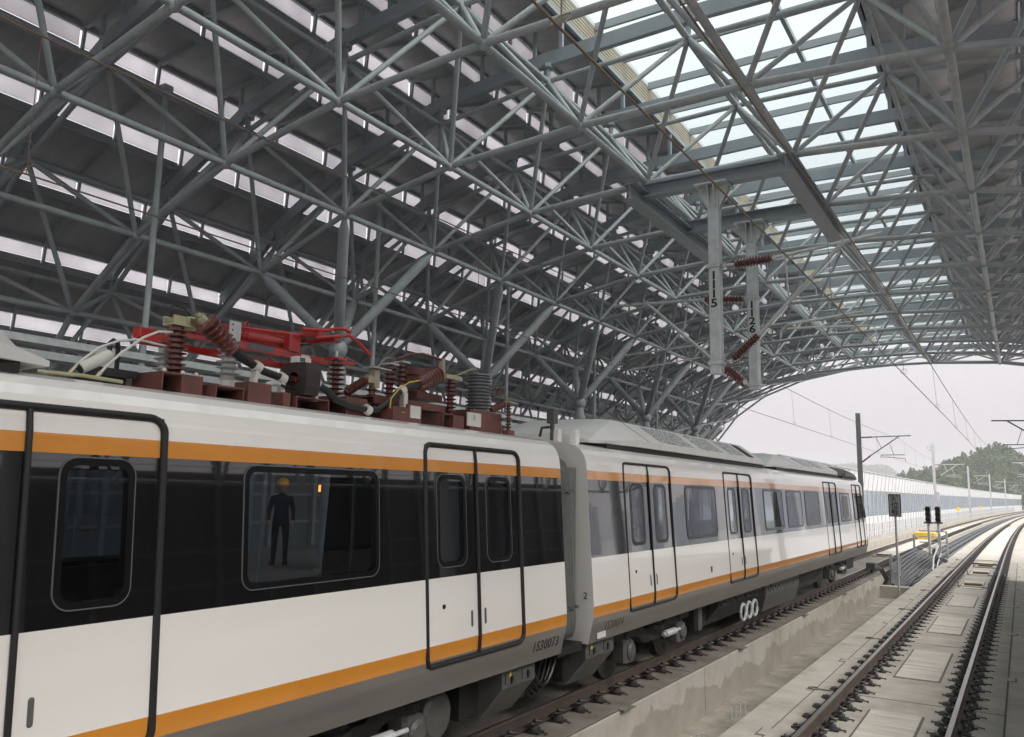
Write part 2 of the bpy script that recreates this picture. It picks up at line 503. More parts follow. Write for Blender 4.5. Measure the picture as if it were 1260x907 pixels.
# light open-line surface between the rails beyond the station
for xc in (TRK_R, TRK_L):
    for k in range(30):
        y0 = 48.0+k*1.9
        b = MB(); sweep(b, [(xc-.62, -.236), (xc+.62, -.236), (xc+.62, -.2), (xc-.62, -.2)], y0, y0+1.88, plate, 2.)
        b.build('slab_panel', BEDS[xc])
# ledge wall beside the train: cast in lengths with open joints
led = None
for k in range(9):
    y0 = -12+5.3*k; y1 = min(y0+5.285, 35.3)
    b = MB(); b.grid([[(-5.155, y, -1.06), (-4.93, y, -1.06), (-4.93, y, -.255), (-4.945, y, -.24), (-5.155, y, -.238)] for y in (y0, y1)], ledgem)
    o = b.build('kerb_wall', led)
    if led is None: led = struct(o, 'stained concrete ledge wall along the train track'); o.name = 'kerb_wall'
b = MB(); b.box(-4.929, -3.43, 35.3, 35.9, -1.055, -.62, conc); struct(b.build('channel_end_step'), 'low concrete step closing the drain channel')
# platforms and hall walls
b = MB(); b.box(.25, 9.4, -22, 37, -1.05, 1.12, platf); b.box(.13, .25, -22, 37, .95, 1.12, conc)
struct(b.build('platform'), 'raised platform on the camera side')
b = MB(); b.box(-17.9, -8.15, -22, 37, -2.1, 1.12, platf); struct(b.build('platform'), 'raised platform behind the train')

# ---------------------------------------------------------------- tracks
RP = [(-.075, -.176), (.075, -.176), (.075, -.166), (.012, -.14), (.009, -.05), (.036, -.036), (.036, -.009), (.028, 0), (-.028, 0), (-.036, -.009), (-.036, -.036), (-.009, -.05), (-.012, -.14), (-.075, -.166)]
# one spring-clip fastening (plate, shoulder, clip loop, bolt) on the +x side of a rail at the origin
fb = MB()
fb.box(.03, .235, -.075, .075, -.222, -.196, clip)
fb.bbox(.09, .19, -.085, .085, -.197, -.13, clip, .03)
loop = [(.05, -.06, -.15), (.09, -.10, -.12), (.15, -.10, -.095), (.205, -.055, -.09), (.15, -.02, -.08), (.15, .02, -.08), (.205, .055, -.09), (.15, .10, -.095), (.09, .10, -.12), (.05, .06, -.15)]
fb.tube(loop, .016, clip, 6)
fb.tube([(.23, .03, -.212), (.31, .03, -.212), (.31, -.04, -.212)], .008, railside, 5)
fb.lathe((.145, 0, -.19), (.145, 0, -.055), [(0, .018), (.55, .018), (.55, .036), (.85, .036), (1, .02)], clip, 8)
fm = D.meshes.new('fastener'); fm.from_pydata(fb.v, [], fb.f)
for m_ in fb.mats: fm.materials.append(m_)
fm.polygons.foreach_set('material_index', fb.m)
pinb = MB(); pinb.tube([(.30, .02, -.215), (.35, .02, -.215), (.35, -.05, -.215)], .007, clip, 5)
for xc, lab in ((TRK_R, 'empty right-hand railway track with brown rails curving away'), (TRK_L, 'left-hand railway track under the white train')):
    t = thing('railway_track', lab, 'track', (xc, 0, -.22))
    far = MB()
    for s in (-1, 1):
        x = xc+s*.7525
        b = MB()
        ys = yrange(-22, 345, 4.)
        rings = [[(x+px+shift(y), y, pz) for px, pz in RP] for y in ys]
        b.grid(rings, railside)
        i = b.mi(railtop); nR = len(RP)
        for k in range(len(b.f)-2):
            if k % nR == 7: b.m[k] = i
        b.build('rail', t, smooth=.5)
        for side in (-1, 1):
            if xc == TRK_L and not (s == 1 and side == 1): continue
            y = 5.0 if xc == TRK_L else 8.6
            while y < 120:
                yy = y
                if y < (38 if xc == TRK_R else 42):
                    o = place('fastener', fm, (x, y, 0), t, rot=Matrix.Rotation(0 if side > 0 else PI, 3, 'Z').to_quaternion(), scale=(1, 1, 1))
                else:
                    sx_ = x+shift(y)
                    far.cbox((sx_+side*.13, y, -.17), (.2, .12, .09), clip)
                y += .612
    o = far.build('distant_fasteners', t, center=True); o['kind'] = 'stuff'

# ================================================================ ROOF
XC, MOD, Y00 = -4.2, 2.7, 5.236
BOT = [(1.3, 8.40), (3.78, 8.24), (6.19, 7.79), (8.4, 6.95), (10.1, 5.77), (11.25, 4.35)]
TOP = [(0, 10.18), (2.65, 10.12), (5.05, 9.85), (7.4, 9.15), (9.5, 8.05), (11.2, 6.55)]
KB = list(range(-4, 17))
botY = [Y00+MOD*(k-1)+2.7 for k in KB]           # -5.56 ... 37.6
botY = [Y00+MOD*k for k in KB]
topY = [y+MOD/2 for y in botY[:-1]]
bx_ = [(-o, z) for o, z in reversed(BOT)]+BOT
tx_ = [(-o, z) for o, z in reversed(TOP)]+TOP[1:]
tube_me = unit_tube('frame_tube', tube)
tubew_me = unit_tube('frame_tube_dusty', tubew)
ball_me = ball_mesh('frame_ball', tube)
frame = thing('space_frame', 'grey tubular double-layer space frame carrying the arched station roof', 'roof frame', (XC, 15, 4.3))
mem = {'lengthwise_chord': [], 'crosswise_chord': [], 'diagonal_brace': [], 'node_ball': []}
def P_(t, i, y):
    rise = max(0, y-37.6)/10.8*1.62 if t is bx_ else 0
    return Vector((XC+t[i][0], y, t[i][1]+rise))
for i in range(len(bx_)):
    for k, y in enumerate(botY):
        if k+1 < len(botY): mem['lengthwise_chord'].append((P_(bx_, i, y), P_(bx_, i, botY[k+1]), .055))
        if i+1 < len(bx_): mem['crosswise_chord'].append((P_(bx_, i, y), P_(bx_, i+1, y), .055))
        mem['node_ball'].append((P_(bx_, i, y), .088))
for i in range(len(tx_)):
    for k, y in enumerate(topY):
        if k+1 < len(topY): mem['lengthwise_chord'].append((P_(tx_, i, y), P_(tx_, i, topY[k+1]), .045))
        if i+1 < len(tx_): mem['crosswise_chord'].append((P_(tx_, i, y), P_(tx_, i+1, y), .048))
        mem['node_ball'].append((P_(tx_, i, y), .078))
        # pyramid: the top node sits over the centre of a bottom square
        for bi in ((i, i+1) if True else ()):
            if bi >= len(bx_): continue
            for yy in (y-MOD/2, y+MOD/2):
                mem['diagonal_brace'].append((P_(tx_, i, y), P_(bx_, bi, yy), .043))
def vis(p):
    d = p-CAMP; z = d.dot(Fw)
    if z < .5: return 1e6
    x, y = d.dot(r2)/z, d.dot(u2)/z
    return d.length*(1 if abs(x) < .68 and -.5 < y < .5 else 6)
for nm, L in mem.items():
    L.sort(key=lambda a: vis((a[0]+a[1])/2 if nm != 'node_ball' else a[0]))
    rest = MB()
    for j, a in enumerate(L):
        if nm == 'node_ball':
            if j < 200: place('node_ball', ball_me, a[0], frame, scale=(a[1],)*3, rot=Matrix.Identity(3).to_quaternion())
            else: rest.lathe(a[0]-Vector((0, 0, a[1])), a[0]+Vector((0, 0, a[1])), [(0, .03), (.25, a[1]*.87), (.5, a[1]), (.75, a[1]*.87), (1, .03)], tube, 6)
        else:
            if j < 300: member(nm, tubew_me if (a[0].x > -6.5 and random.random() < .5) else tube_me, a[0], a[1], a[2], frame)
            else:
                d = a[1]-a[0]
                rest.lathe(a[0], a[1], [(0, a[2]*.5), (.035, a[2]), (.965, a[2]), (1, a[2]*.5)], tube, 7)
    if rest.v:
        o = rest.build('distant_'+nm+'s', frame, smooth=.8); o['kind'] = 'stuff'
# stubs and box beams along each top row
for y in topY:
    for i, (ox, z) in enumerate(tx_):
        pass
STUB = [None]
def beam_path(): return [(XC+ox, z+.42) for ox, z in tx_]
for y in topY:
    b = MB(); bp = beam_path(); w, h = .055, .13
    P = []
    for j, (x, z) in enumerate(bp):
        a = Vector(bp[max(j-1, 0)]); c = Vector(bp[min(j+1, len(bp)-1)]); t = (c-a).normalized(); nrm = Vector((-t.y, t.x))
        P.append([(x+nrm.x*h, y-w, z+nrm.y*h), (x+nrm.x*h, y+w, z+nrm.y*h), (x-nrm.x*h, y+w, z-nrm.y*h), (x-nrm.x*h, y-w, z-nrm.y*h)])
    b.grid(P, beamg)
    bm_ = b.build('arch_beam', frame)
    for ox, z in tx_:
        if STUB[0] is None:
            s = MB(); s.lathe((0, 0, 0), (0, 0, .27), [(0, .05), (.7, .05), (.72, .11), (1, .11)], beamg, 8)
            STUB[0] = s.build('beam_stub', bm_); STUB[0].location = (XC+ox, y, z+.05)
        else: place('beam_stub', STUB[0].data, (XC+ox, y, z+.05), bm_)

# stepped deck: dark boards with pale risers between them
DK = [(2.38, 11.32), (3.55, 11.26), (4.72, 11.10), (5.9, 10.84), (7.08, 10.42), (8.24, 9.85), (9.36, 9.1), (10.4, 8.15), (11.35, 7.05), (12.2, 5.85), (12.85, 4.7), (13.3, 3.6)]
YE = [Y00+MOD*(k-.5) for k in range(-4, 18)]
def box_between(mb, A, B, w, h, m, up=Vector((0, 0, 1))):
    A, B = Vector(A), Vector(B); d = (B-A).normalized(); s_ = d.cross(up).normalized(); u_ = s_.cross(d)
    c = [(s_*w/2+u_*h/2), (-s_*w/2+u_*h/2), (-s_*w/2-u_*h/2), (s_*w/2-u_*h/2)]
    mb.grid([[A+k for k in c], [B+k for k in c]], m)
for sg, lab in ((-1, 'dark stepped louvre roof with pale strips above the train'), (1, 'dark stepped louvre roof right of the skylight')):
    rf = thing('louvre_roof', lab, 'roof', (XC+sg*8, 15, 4))
    sp = .225
    for i in range(len(DK)-1 if sg < 0 else 5):  # right side is cut short out of view to let light in
        (o0, z0), (o1, z1) = DK[i], DK[i+1]
        zi = z0-sp if i else z0; zo = z1+sp
        zo = min(zo, zi+.24)
        if i >= 7: zi = z0-.2; zo = z1+.2
        xa, xb = XC+sg*o0, XC+sg*o1
        shared = None; sharedr = None; rz1 = (zo_prev if i else z0)
        for k in range(len(YE)-1):
            y0, y1 = YE[k], YE[k+1]; yc = (y0+y1)/2
            if shared is None:
                b = MB()
                L = (y1-y0)/2-.012
                for (q0, q1) in ((-L, -.01), (.01, L)):
                    b.grid([[(xa, q, zi), (xb, q, zo), (xb, q, zo+.06), (xa, q, zi+.06)] for q in (q0, q1)], panel)
                o = b.build('roof_board', rf); o.location.y += yc
                shared = (o.data, o.location.copy(), yc)
            else:
                place('roof_board', shared[0], (shared[1].x, shared[1].y+yc-shared[2], shared[1].z), rf)
            if i:
                gap = .045 if i >= 5 else 0
                if sharedr is None:
                    b = MB(); L = (y1-y0)/2-.03
                    b.box(xa-.008, xa+.008, -L, -.02, zi+.03+gap, rz1, risermat); b.box(xa-.008, xa+.008, .02, L, zi+.03+gap, rz1, risermat)
                    o = b.build('riser_panel', rf); o.location.y += yc
                    sharedr = (o.data, o.location.copy(), yc)
                else:
                    place('riser_panel', sharedr[0], (sharedr[1].x, sharedr[1].y+yc-sharedr[2], sharedr[1].z), rf)
        zo_prev = zo
        # edge channels under the step
        b = MB(); e = sg*.05
        b.box(min(xa-e, xa+e*.4), max(xa-e, xa+e*.4), YE[0], YE[-1], zi-.10, zi-.012, purl)
        b.build('edge_channel', rf)
        b = MB(); b.box(min(xb+e*.2, xb-e*1.2), max(xb+e*.2, xb-e*1.2), YE[0], YE[-1], zo-.085, zo-.012, purl)
        b.build('edge_channel', rf)
        # short rafters across each board and strip
        b = MB(); box_between(b, (xa, 0, zi-.06), (xb, 0, zo-.06), .055, .09, purl)
        if i: box_between(b, (xa-sg*.10, 0, rz1-.02), (xa-sg*.06, 0, zi-.02), .06, .04, purl, Vector((0, 1, 0)))
        base = b.build('rafter', rf); base.location.y += YE[0]+.02
        for k in range(1, 2*(len(YE)-1)+1):
            yy = YE[0]+k*MOD/2
            if yy < -1: continue
            place('rafter', base.data, (base.location.x, base.location.y+k*MOD/2-.02, base.location.z), rf)
        # posts from the arch beams up to the step
        bp = beam_path()
        zb = interp([(x-XC, z) for x, z in bp], sg*o0)
        if zi-.1 > zb+.1 and i < 9:
            b = MB(); b.box(XC+sg*o0-.035, XC+sg*o0+.035, -.035, .035, zb+.08, zi-.1, beamg)
            b.box(XC+sg*(o0+.55)-.03, XC+sg*(o0+.55)+.03, -.03, .03, interp([(x-XC, z) for x, z in bp], sg*(o0+.55))+.08, (zi+zo)/2-.08, beamg)
            base = None
            for y in topY:
                if base is None:
                    base = b.build('deck_post', rf); l0 = base.location.copy(); base.location.y += y
                else: place('deck_post', base.data, (l0.x, l0.y+y, l0.z), rf)
    # left: wall below the lowest board; right: unseen dark wall added to blacken reflections
    b = MB(); (o1, z1) = DK[-1]
    if sg > 0: z1 = 5.9
    xa, xb = min(XC+sg*o1, XC+sg*(o1+.12)), max(XC+sg*o1, XC+sg*(o1+.12))
    b.box(xa, xb, YE[0]-12, 37, 1.1, z1-.1 if sg < 0 else 4.9, wallm if sg < 0 else darkwall)
    b.build('left_or_unseen_right_wall', rf)
    if sg < 0:
        for k in range(24):
            y = -2+k*1.6
            b = MB(); b.box(xb+.005, xb+.13, y-.06, y+.06, 1.12, z1-.05, purl if k % 2 else tubew); b.build('wall_post', rf)
        for z in (1.75, 2.5):
            b = MB(); b.box(xb+.006, xb+.05, -3, 37, z, z+.07, tubew); b.build('wall_rail', rf)
    if sg > 0:
        b = MB(); b.box(xa, xb, YE[0]-12, 37, 5.12, z1-.1, darkwall); b.build('left_or_unseen_right_wall', rf)
        for k in range(31):
            y = YE[0]-11.5+k*1.75
            b = MB(); b.box(xa-.16, xa-.005, y-.07, y+.07, 1.12, z1+.05, masthd); b.build('wall_post', rf)
        for z in (1.9, 2.75):
            b = MB(); b.box(xa-.06, xa-.006, YE[0]-12, 37, z, z+.09, masthd); b.build('wall_rail', rf)

# skylight on its upstand
sk = thing('skylight', 'long glazed skylight along the ridge of the station roof', 'skylight', (XC, 15, 11.3))
HW, ZG = 2.42, 11.82
for sg in (-1, 1):
    for j in range(6):
        b = MB(); x = XC+sg*(HW-.02*0)
        z0 = 11.36+j*.075
        b.grid([[(x, y, z0), (x-sg*.05, y, z0+.012), (x-sg*.05, y, z0+.062), (x, y, z0+.07)] for y in (YE[0], YE[-1])], tanm)
        b.build('upstand_slat', sk)
    b = MB(); b.box(XC+sg*HW-.06, XC+sg*HW+.06, YE[0], YE[-1], ZG-.03, ZG+.07, barw); b.build('kerb_rail', sk)
    b = MB(); b.box(XC+sg*HW-.16, XC+sg*HW-.03, YE[0], YE[-1], 11.22, 11.35, beamg); b.build('edge_beam', sk)
    b = MB(); b.box(XC+sg*.9-.04, XC+sg*.9+.04, YE[0], YE[-1], ZG-.14, ZG-.03, beamg); b.build('purlin', sk)
bar = MB(); bar.box(-HW+.06, HW-.06, -.03, .03, -.13, .03, purl); pane_s = None; bs = None
for k in range(2*(len(YE)-1)+1):
    y = YE[0]+k*MOD/2
    if bs is None:
        bs = bar.build('glazing_bar', sk); bs.location = (XC, y, ZG-.10)
    else: place('glazing_bar', bs.data, (XC, y, ZG-.10), sk)
    if k < 2*(len(YE)-1):
        if pane_s is None:
            pb = MB(); pb.face([(-HW+.05, -MOD/4+.02, 0), (HW-.05, -MOD/4+.02, 0), (HW-.05, MOD/4-.02, 0), (-HW+.05, MOD/4-.02, 0)], skyglass)
            pane_s = pb.build('glass_pane', sk); pane_s.location = (XC, y+MOD/4, ZG+.05)
        else: place('glass_pane', pane_s.data, (XC, y+MOD/4, ZG+.05), sk)
# fix parent inverse use for moved prototypes: their locations are world locations already

# tree columns
def tree_column(x, y, lab, sg):
    t = thing('tree_column', lab, 'column', (x, y, 1.12), 'branching columns under the roof')
    b = MB(); b.lathe((x, y, 1.12), (x, y, 5.5), [(0, .26), (.01, .26), (.011, .19), (.9, .19), (.97, .12), (1, .12)], tube, 16); b.build('shaft', t, smooth=.6)
    place('branch_ball', ball_me, (x, y, 5.55), t, scale=(.2, .2, .2), rot=Matrix.Identity(3).to_quaternion())
    for bi in (2, 3):
        for dy in (-MOD/2, MOD/2):
            e = Vector((XC+sg*BOT[bi][0], y+dy, BOT[bi][1])); a = Vector((x, y, 5.55)); d = e-a
            b = MB(); b.lathe(a+d*.05, e-d.normalized()*.06, [(0, .06), (.07, .105), (.9, .105), (.97, .055), (1, .05)], tube, 14)
            b.build('branch', t, smooth=.6)
ordn = ['nearest', 'second', 'third', 'fourth', 'fifth']
for k in range(5):
    tree_column(XC-7.5, 11.99+k*5.4, 'grey branching steel column behind the train, %s along the row' % ordn[k], -1)
for k, y in enumerate((6.59, 17.39, 28.19)):
    tree_column(XC+7.5, y, 'grey branching steel column on the camera-side platform, %s of three' % ordn[k], 1)
for k, y in enumerate((7.67, 13.05, 18.45, 23.85, 29.25)):
    b = MB(); x = -11.7
    b.lathe((x, y, 1.12), (x, y, 9.3), [(0, .05), (1, .05)], galv if False else tube, 10)
    b.box(x-.08, x+.08, y-.08, y+.08, 9.2, 9.32, tube)
    b.box(x-.1, x+.1, y-.1, y+.1, 1.12, 1.15, tube)
    tag(b.build('drop_pipe', smooth=.5), 'slim vertical grey pipe from roof down behind the train, %s from the left' % ordn[k], 'pipe', 'drop pipes behind the train')

# ================================================================ TRAIN
TC = TRK_L
SIDE = [(1.47, .86, skirt), (1.535, 1.14, skirt), (1.545, 1.19, orange), (1.55, 1.325, white), (1.511, 1.93, black), (1.503, 2.05, black), (1.449, 2.88, black), (1.446, 2.93, orange), (1.438, 3.045, white),
        (1.427, 3.14, white), (1.414, 3.19, white), (1.385, 3.26, white), (1.335, 3.325, white), (1.25, 3.38, white), (1.12, 3.415, white), (.95, 3.44, white), (.65, 3.475, white), (0, 3.49, white)]
NB = 10                                  # first SIDE point above the doors
def hd(z): return interp([(q[1], q[0]) for q in SIDE[:15]], z)
def xs(z): return TC+hd(z)
def rr_path(y0, y1, z0, z1, r, n=5):
    P = []
    for cy_, cz, a0 in ((y1-r, z1-r, 0), (y0+r, z1-r, PI/2), (y0+r, z0+r, PI), (y1-r, z0+r, 1.5*PI)):
        for k in range(n+1):
            a = a0+PI/2*k/n; P.append((cy_+r*math.cos(a), cz+r*math.sin(a)))
    return P
WZ0, WZ1 = 2.05, 2.88
def window(parent, name, y0, y1, z0, z1, r, x, side=1):
    P = rr_path(y0, y1, z0, z1, r, 6)
    X_ = lambda z, e=0.: TC+side*(hd(z)+x+e)
    b = MB(); b.grid([[(X_(z, -.004), y, z) for y, z in P], [(X_(z, .004), y, z) for y, z in P]], glass)
    w = b.build(name, parent)
    if side < 0: return w
    b = MB(); Q = P+[P[0], P[1]]
    b.tube([(X_(z, .003), y, z) for y, z in Q], .0055, line, 5, cap=False)
    b.build('window_trim', w)
    # black gasket round the glass, covering the edge of the opening
    Pi = rr_path(y0+.047, y1-.047, z0+.047, z1-.047, max(.05, r-.03), 6)
    b = MB(); b.grid([[(X_(z, .0055), y, z) for y, z in P], [(X_(z, .0055), y, z) for y, z in Pi], [(X_(z, -.05), y, z) for y, z in Pi]], gasketm, cap=False)
    b.build('gasket', w)
    return w
def leaf_windows(y0, y1):
    ym = (y0+y1)/2
    return [((a+c)/2-.245, (a+c)/2+.245) for a, c in ((y0, ym), (ym, y1))]
def door(car, y0, y1, zb=1.14, zt=3.19, detail=True):
    ym = (y0+y1)/2; rs = .026 if y0 < 9 else .019
    seal = MB()
    P = rr_path(y0, y1, zb, zt, .10, 6); P = P+[P[0], P[1]]
    seal.tube([(xs(z)-.002, y, z) for y, z in P], rs, rubber, 8, cap=False)
    seal.tube([(xs(z)+.0, ym, z) for z in (zb, 1.2, 1.32, 1.93, 2.93, 3.045, zt)], rs*.75, rubber, 8)
    seal.build('door_seal', car, smooth=.9)
    for (a, c, s_) in ((y0, ym, -1), (ym, y1, 1)):
        b = MB(); m = (a+c)/2
        for (d0, z0, m0), (d1, z1, m1) in zip(SIDE[1:NB+1], SIDE[2:NB+1]):
            segs = [(a+.004, c-.004)]
            if abs(z0-WZ0) < 1e-6: segs = [(a+.004, m-.20), (m+.20, c-.004)]
            for q0, q1 in segs:
                b.grid([[(TC+d0-.012, y, z0), (TC+d1-.012, y, z1), (TC+d1-.05, y, z1), (TC+d0-.05, y, z0)] for y in (q0, q1)], m0)
        d_ = b.build('door_leaf', car)
        window(d_, 'window', m-.245, m+.245, 2.02, 2.91, .11, -.012)
        if detail:
            b = MB(); yh = ym+s_*.12
            b.grid([[(xs(z)-.010, y, z) for y, z in rr_path(yh-.018, yh+.018, 1.42, 1.58, .017, 4)], [(xs(z)-.004, y, z) for y, z in rr_path(yh-.011, yh+.011, 1.43, 1.57, .01, 4)]], ugrey)  # grey colour paints the shadow of a recessed handle slot
            b.build('pull_handle', d_)
            if s_ < 0:
                b = MB(); b.lathe((xs(1.66)-.012, y0+.27, 1.66), (xs(1.66)-.003, y0+.27, 1.66), [(0, .022), (1, .022)], rubber, 12); b.build('lock', d_)
def car(label, Y0, Y1, doors, wins, nose=False):
    t = thing('train_car', label, 'train car', (TC, (Y0+Y1)/2, 0), 'cars of the white train')
    holes = [(w[0]+.045, w[1]-.045) for w in wins]
    lw = [q for d in doors for q in leaf_windows(*d)]
    lholes = [(q[0]+.045, q[1]-.045) for q in lw]
    cuts = sorted(set([Y0, Y1]+[v for d in doors for v in d]+[v for q in holes for v in q]+[Y0+(Y1-Y0)*k/6 for k in range(7)]))
    b = MB()
    full = SIDE+[(-d, z, m) for d, z, m in reversed(SIDE[:-1])]
    nS = len(full)
    def inside(L, a, c): return any(d0-1e-6 <= a and c <= d1+1e-6 for d0, d1 in L)
    for a, c in zip(cuts, cuts[1:]):
        indoor, inwin, inleaf = inside(doors, a, c), inside(holes, a, c), False
        for k in range(nS-1):
            (d0, z0, m0), (d1, z1, m1) = full[k], full[k+1]
            near = k < len(SIDE)-1
            mm = m0 if near else m1
            zl, zh = min(z0, z1), max(z0, z1)
            if indoor and zl >= 1.139 and zh <= 3.191: continue      # doorways; those on the far side stand open
            if abs(zl-WZ0) < 1e-6 and abs(zh-WZ1) < 1e-6 and (inwin or (inleaf and not near)): continue
            b.face([(TC+d0, a, z0), (TC+d0, c, z0), (TC+d1, c, z1), (TC+d1, a, z1)], mm)
    # near end wall and belly
    b.face([(TC+d, Y0, z) for d, z, m in full], white)
    b.face([(TC+1.47, Y0, .86), (TC-1.47, Y0, .86), (TC-1.47, Y1, .86), (TC+1.47, Y1, .86)], under)
    if not nose:
        b.face([(TC+d, Y1, z) for d, z, m in full], white)
    else:
        st = [(0, 1, 0), (.45, .985, .01), (.85, .93, .05), (1.15, .84, .12), (1.35, .70, .25), (1.45, .5, .5)]
        def q(d, z, yy, w, lo):
            zz = z-(max(0, z-1.2)/2.3)*lo*1.3
            return (TC+d*w, Y1+yy-(max(0, z-2.0)*.25*yy), zz)
        for (ya, wa, la), (yb, wb, lb) in zip(st, st[1:]):
            for k in range(nS-1):
                (d0, z0, m0), (d1, z1, m1) = full[k], full[k+1]
                mm = m0 if k < len(SIDE)-1 else m1
                b.face([q(d0, z0, ya, wa, la), q(d0, z0, yb, wb, lb), q(d1, z1, yb, wb, lb), q(d1, z1, ya, wa, la)], mm)
        yy, w, lo = st[-1]
        b.face([q(d, z, yy, w, lo) for d, z, m in full], black)
    b.build('body', t, smooth=.75)
    for d in doors: door(t, *d, detail=d[0] < 20)
    for w in wins: window(t, 'window', w[0], w[1], 2.02, 2.91, .10, .002)
    for w in wins: window(t, 'far_window', w[0], w[1], 2.02, 2.91, .10, .002, -1)
    # plain interior: floor, ceiling, benches, poles
    b = MB(); b.box(TC-1.4, TC+1.4, Y0+.1, Y1-.1, 1.05, 1.12, under); b.build('floor', t)
    b = MB(); b.box(TC-1.28, TC+1.28, Y0+.1, Y1-.1, 3.08, 3.12, ugrey); b.build('ceiling', t)
    y = Y0+.6
    for y0, y1 in [(w[0]-.3, w[1]+.3) for w in wins]:
        for sg in (-1, 1):
            b = MB(); x0 = TC+sg*1.38; x1 = TC+sg*.95
            b.box(min(x0, x1), max(x0, x1), y0, y1, 1.45, 1.52, ugrey); b.box(min(x0, x0-sg*.06), max(x0, x0-sg*.06), y0, y1, 1.52, 1.98, ugrey); b.build('bench', t)
        for yy in (y0, y1):
            b = MB(); b.lathe((TC+.9, yy, 1.12), (TC+.9, yy, 3.08), [(0, .017), (1, .017)], alu, 8); b.build('grab_pole', t)
            b = MB(); b.lathe((TC-.9, yy, 1.12), (TC-.9, yy, 3.08), [(0, .017), (1, .017)], alu, 8); b.build('grab_pole', t)
    return t
car1 = car('near white train car with black window band, pantograph on its roof', -13.6, 8.87,
           [(-2.95, -1.20), (1.62, 3.37), (6.17, 7.88)], [(-.55, .90), (4.03, 5.50)])
car2 = car('far white leading train car with roof air-conditioning pods', 9.60, 31.2,
           [(10.75, 12.57), (15.37, 17.25), (24.6, 26.45), (29.2, 30.9)], [(13.2, 14.8), (18.1, 19.75), (20.15, 21.7), (22.1, 23.8), (26.9, 28.6)], nose=True)
# lettering
def put_text(txt, size, m, loc, q, parent, name='car_number', **k):
    me = text_mesh(txt, size, m, **k)
    return place(name, me, loc, parent, rot=q, scale=(1, 1, 1))
SK = Matrix.Rotation(-.0, 3, 'X').to_quaternion()
tilt = math.atan2(.06, .28)
QSK = (Matrix.Rotation(tilt*1.0, 3, 'Y')@Matrix(((0, 0, 1), (1, 0, 0), (0, 1, 0)))).to_quaternion()
put_text('1S30073', .165, inkm, (TC+1.511, 8.44, 1.03), QSK, car1, space=1.08)
put_text('1S30074', .165, dink, (TC+1.511, 10.3, 1.03), QSK, car2, space=1.08)
put_text('2', .12, inkm, (TC+1.43, 9.592, 1.45), QFRONT, car2)
b = MB(); b.box(TC+1.495, TC+1.503, 9.80, 10.05, .90, .975, whitepl); o = b.build('builder_plate', car2)
b = MB(); b.box(xs(1.47)-.004, xs(1.47)+.006, 14.25, 14.33, 1.42, 1.52, boxred); b.build('marker_plate', car2)
# destination board leaning inside a far window
b = MB(); b.grid([[(xs(z)+.0085, y, z) for z in (2.15, 2.8)]+[(xs(z)+.011, y, z) for z in (2.8, 2.15)] for y in (27.3, 28.2)], masthd); b.build('display_panel', car2)
# white wedge pod at the near end of car 1 roof, pods of car 2
def pod(label, y0, y1, h, wtop, m, grilles, car_=None, front=.9, back=.7):
    t = thing('air_conditioning_pod', label, 'air conditioner', (TC, (y0+y1)/2, 3.42), 'air-conditioning pods on the train roof')
    w0 = 1.28; zb, zt = 3.47, 3.47+h
    sec = [(w0, zb), (w0, zb+.10), (wtop, zt-.03), (wtop-.25, zt), (-wtop+.25, zt), (-wtop, zt-.03), (-w0, zb+.10), (-w0, zb)]
    b = MB()
    sm = [(d*.82, zb+(z-zb)*.30) for d, z in sec]
    b.grid([[(TC+d, y0, z) for d, z in sm], [(TC+d, y0+front, z) for d, z in sec], [(TC+d, y1-back, z) for d, z in sec], [(TC+d*.9, y1, zb+(z-zb)*.35) for d, z in sec]], m)
    b.build('casing', t)
    b = MB(); b.box(TC-1.2, TC+1.2, y0+.3, y1-.2, 3.40, 3.468, under); b.build('mounting_rail', t)
    sl = Vector((wtop-w0, zt-.03-zb-.10)); L = sl.length; sl.normalize(); nr = Vector((-sl.y, sl.x))*-1
    if nr.x < 0: nr = -nr
    for (ga, gb, gm) in grilles:
        b = MB()
        p0 = Vector((w0, zb+.10))+sl*.08*L; p1 = Vector((w0, zb+.10))+sl*.86*L
        b.grid([[(TC+p.x+nr.x*e, y, p.y+nr.y*e) for p, e in ((p0, .001), (p1, .001), (p1, .012), (p0, .012))] for y in (ga, gb)], gm)
        b.build('grille', t)
    # panel seams and screws on the sloping side
    b = MB(); y = y0+front+.4
    while y < y1-back:
        p0 = Vector((w0, zb+.10)); p1 = Vector((wtop, zt-.03))
        b.grid([[(TC+p.x+nr.x*e, yy, p.y+nr.y*e) for p, e in ((p0, -.01), (p1, -.01), (p1, .004), (p0, .004))] for yy in (y, y+.018)], line)
        y += 1.45
    for y in (y0+front, y0+front+.9):
        b.box(TC-wtop+.25, TC+wtop-.25, y, y+.02, zt-.004, zt+.006, line)
    y = y0+front+1.6
    while y < y1-back-.5:
        b.box(TC-.05, TC+wtop-.28, y, y+.85, zt-.004, zt+.012, line); y += 1.45
    b.build('panel_seams', t)
    return t
pod('white air-conditioning pod with perforated grilles above the first doors of the far car', 10.4, 19.4, .46, .80, podm, [(12.7, 14.3, grille), (14.75, 16.0, grille), (16.6, 17.5, grille), (17.8, 18.2, under)], front=1.3)
pod('second smaller white air-conditioning pod further along the far car roof', 20.0, 28.4, .40, .80, podm, [(23.2, 24.6, grille), (25.2, 26.0, grille)], front=1.8)
pod('low grey pod at the nose end of the far car roof', 28.7, 32.0, .33, .85, ugrey, [(29.4, 29.8, under), (30.4, 30.8, under)], front=.4, back=1.2)
pod('white sloping roof pod cut off at the left edge of the photo', -6, 2.72, .50, .80, podm, [], back=.42)

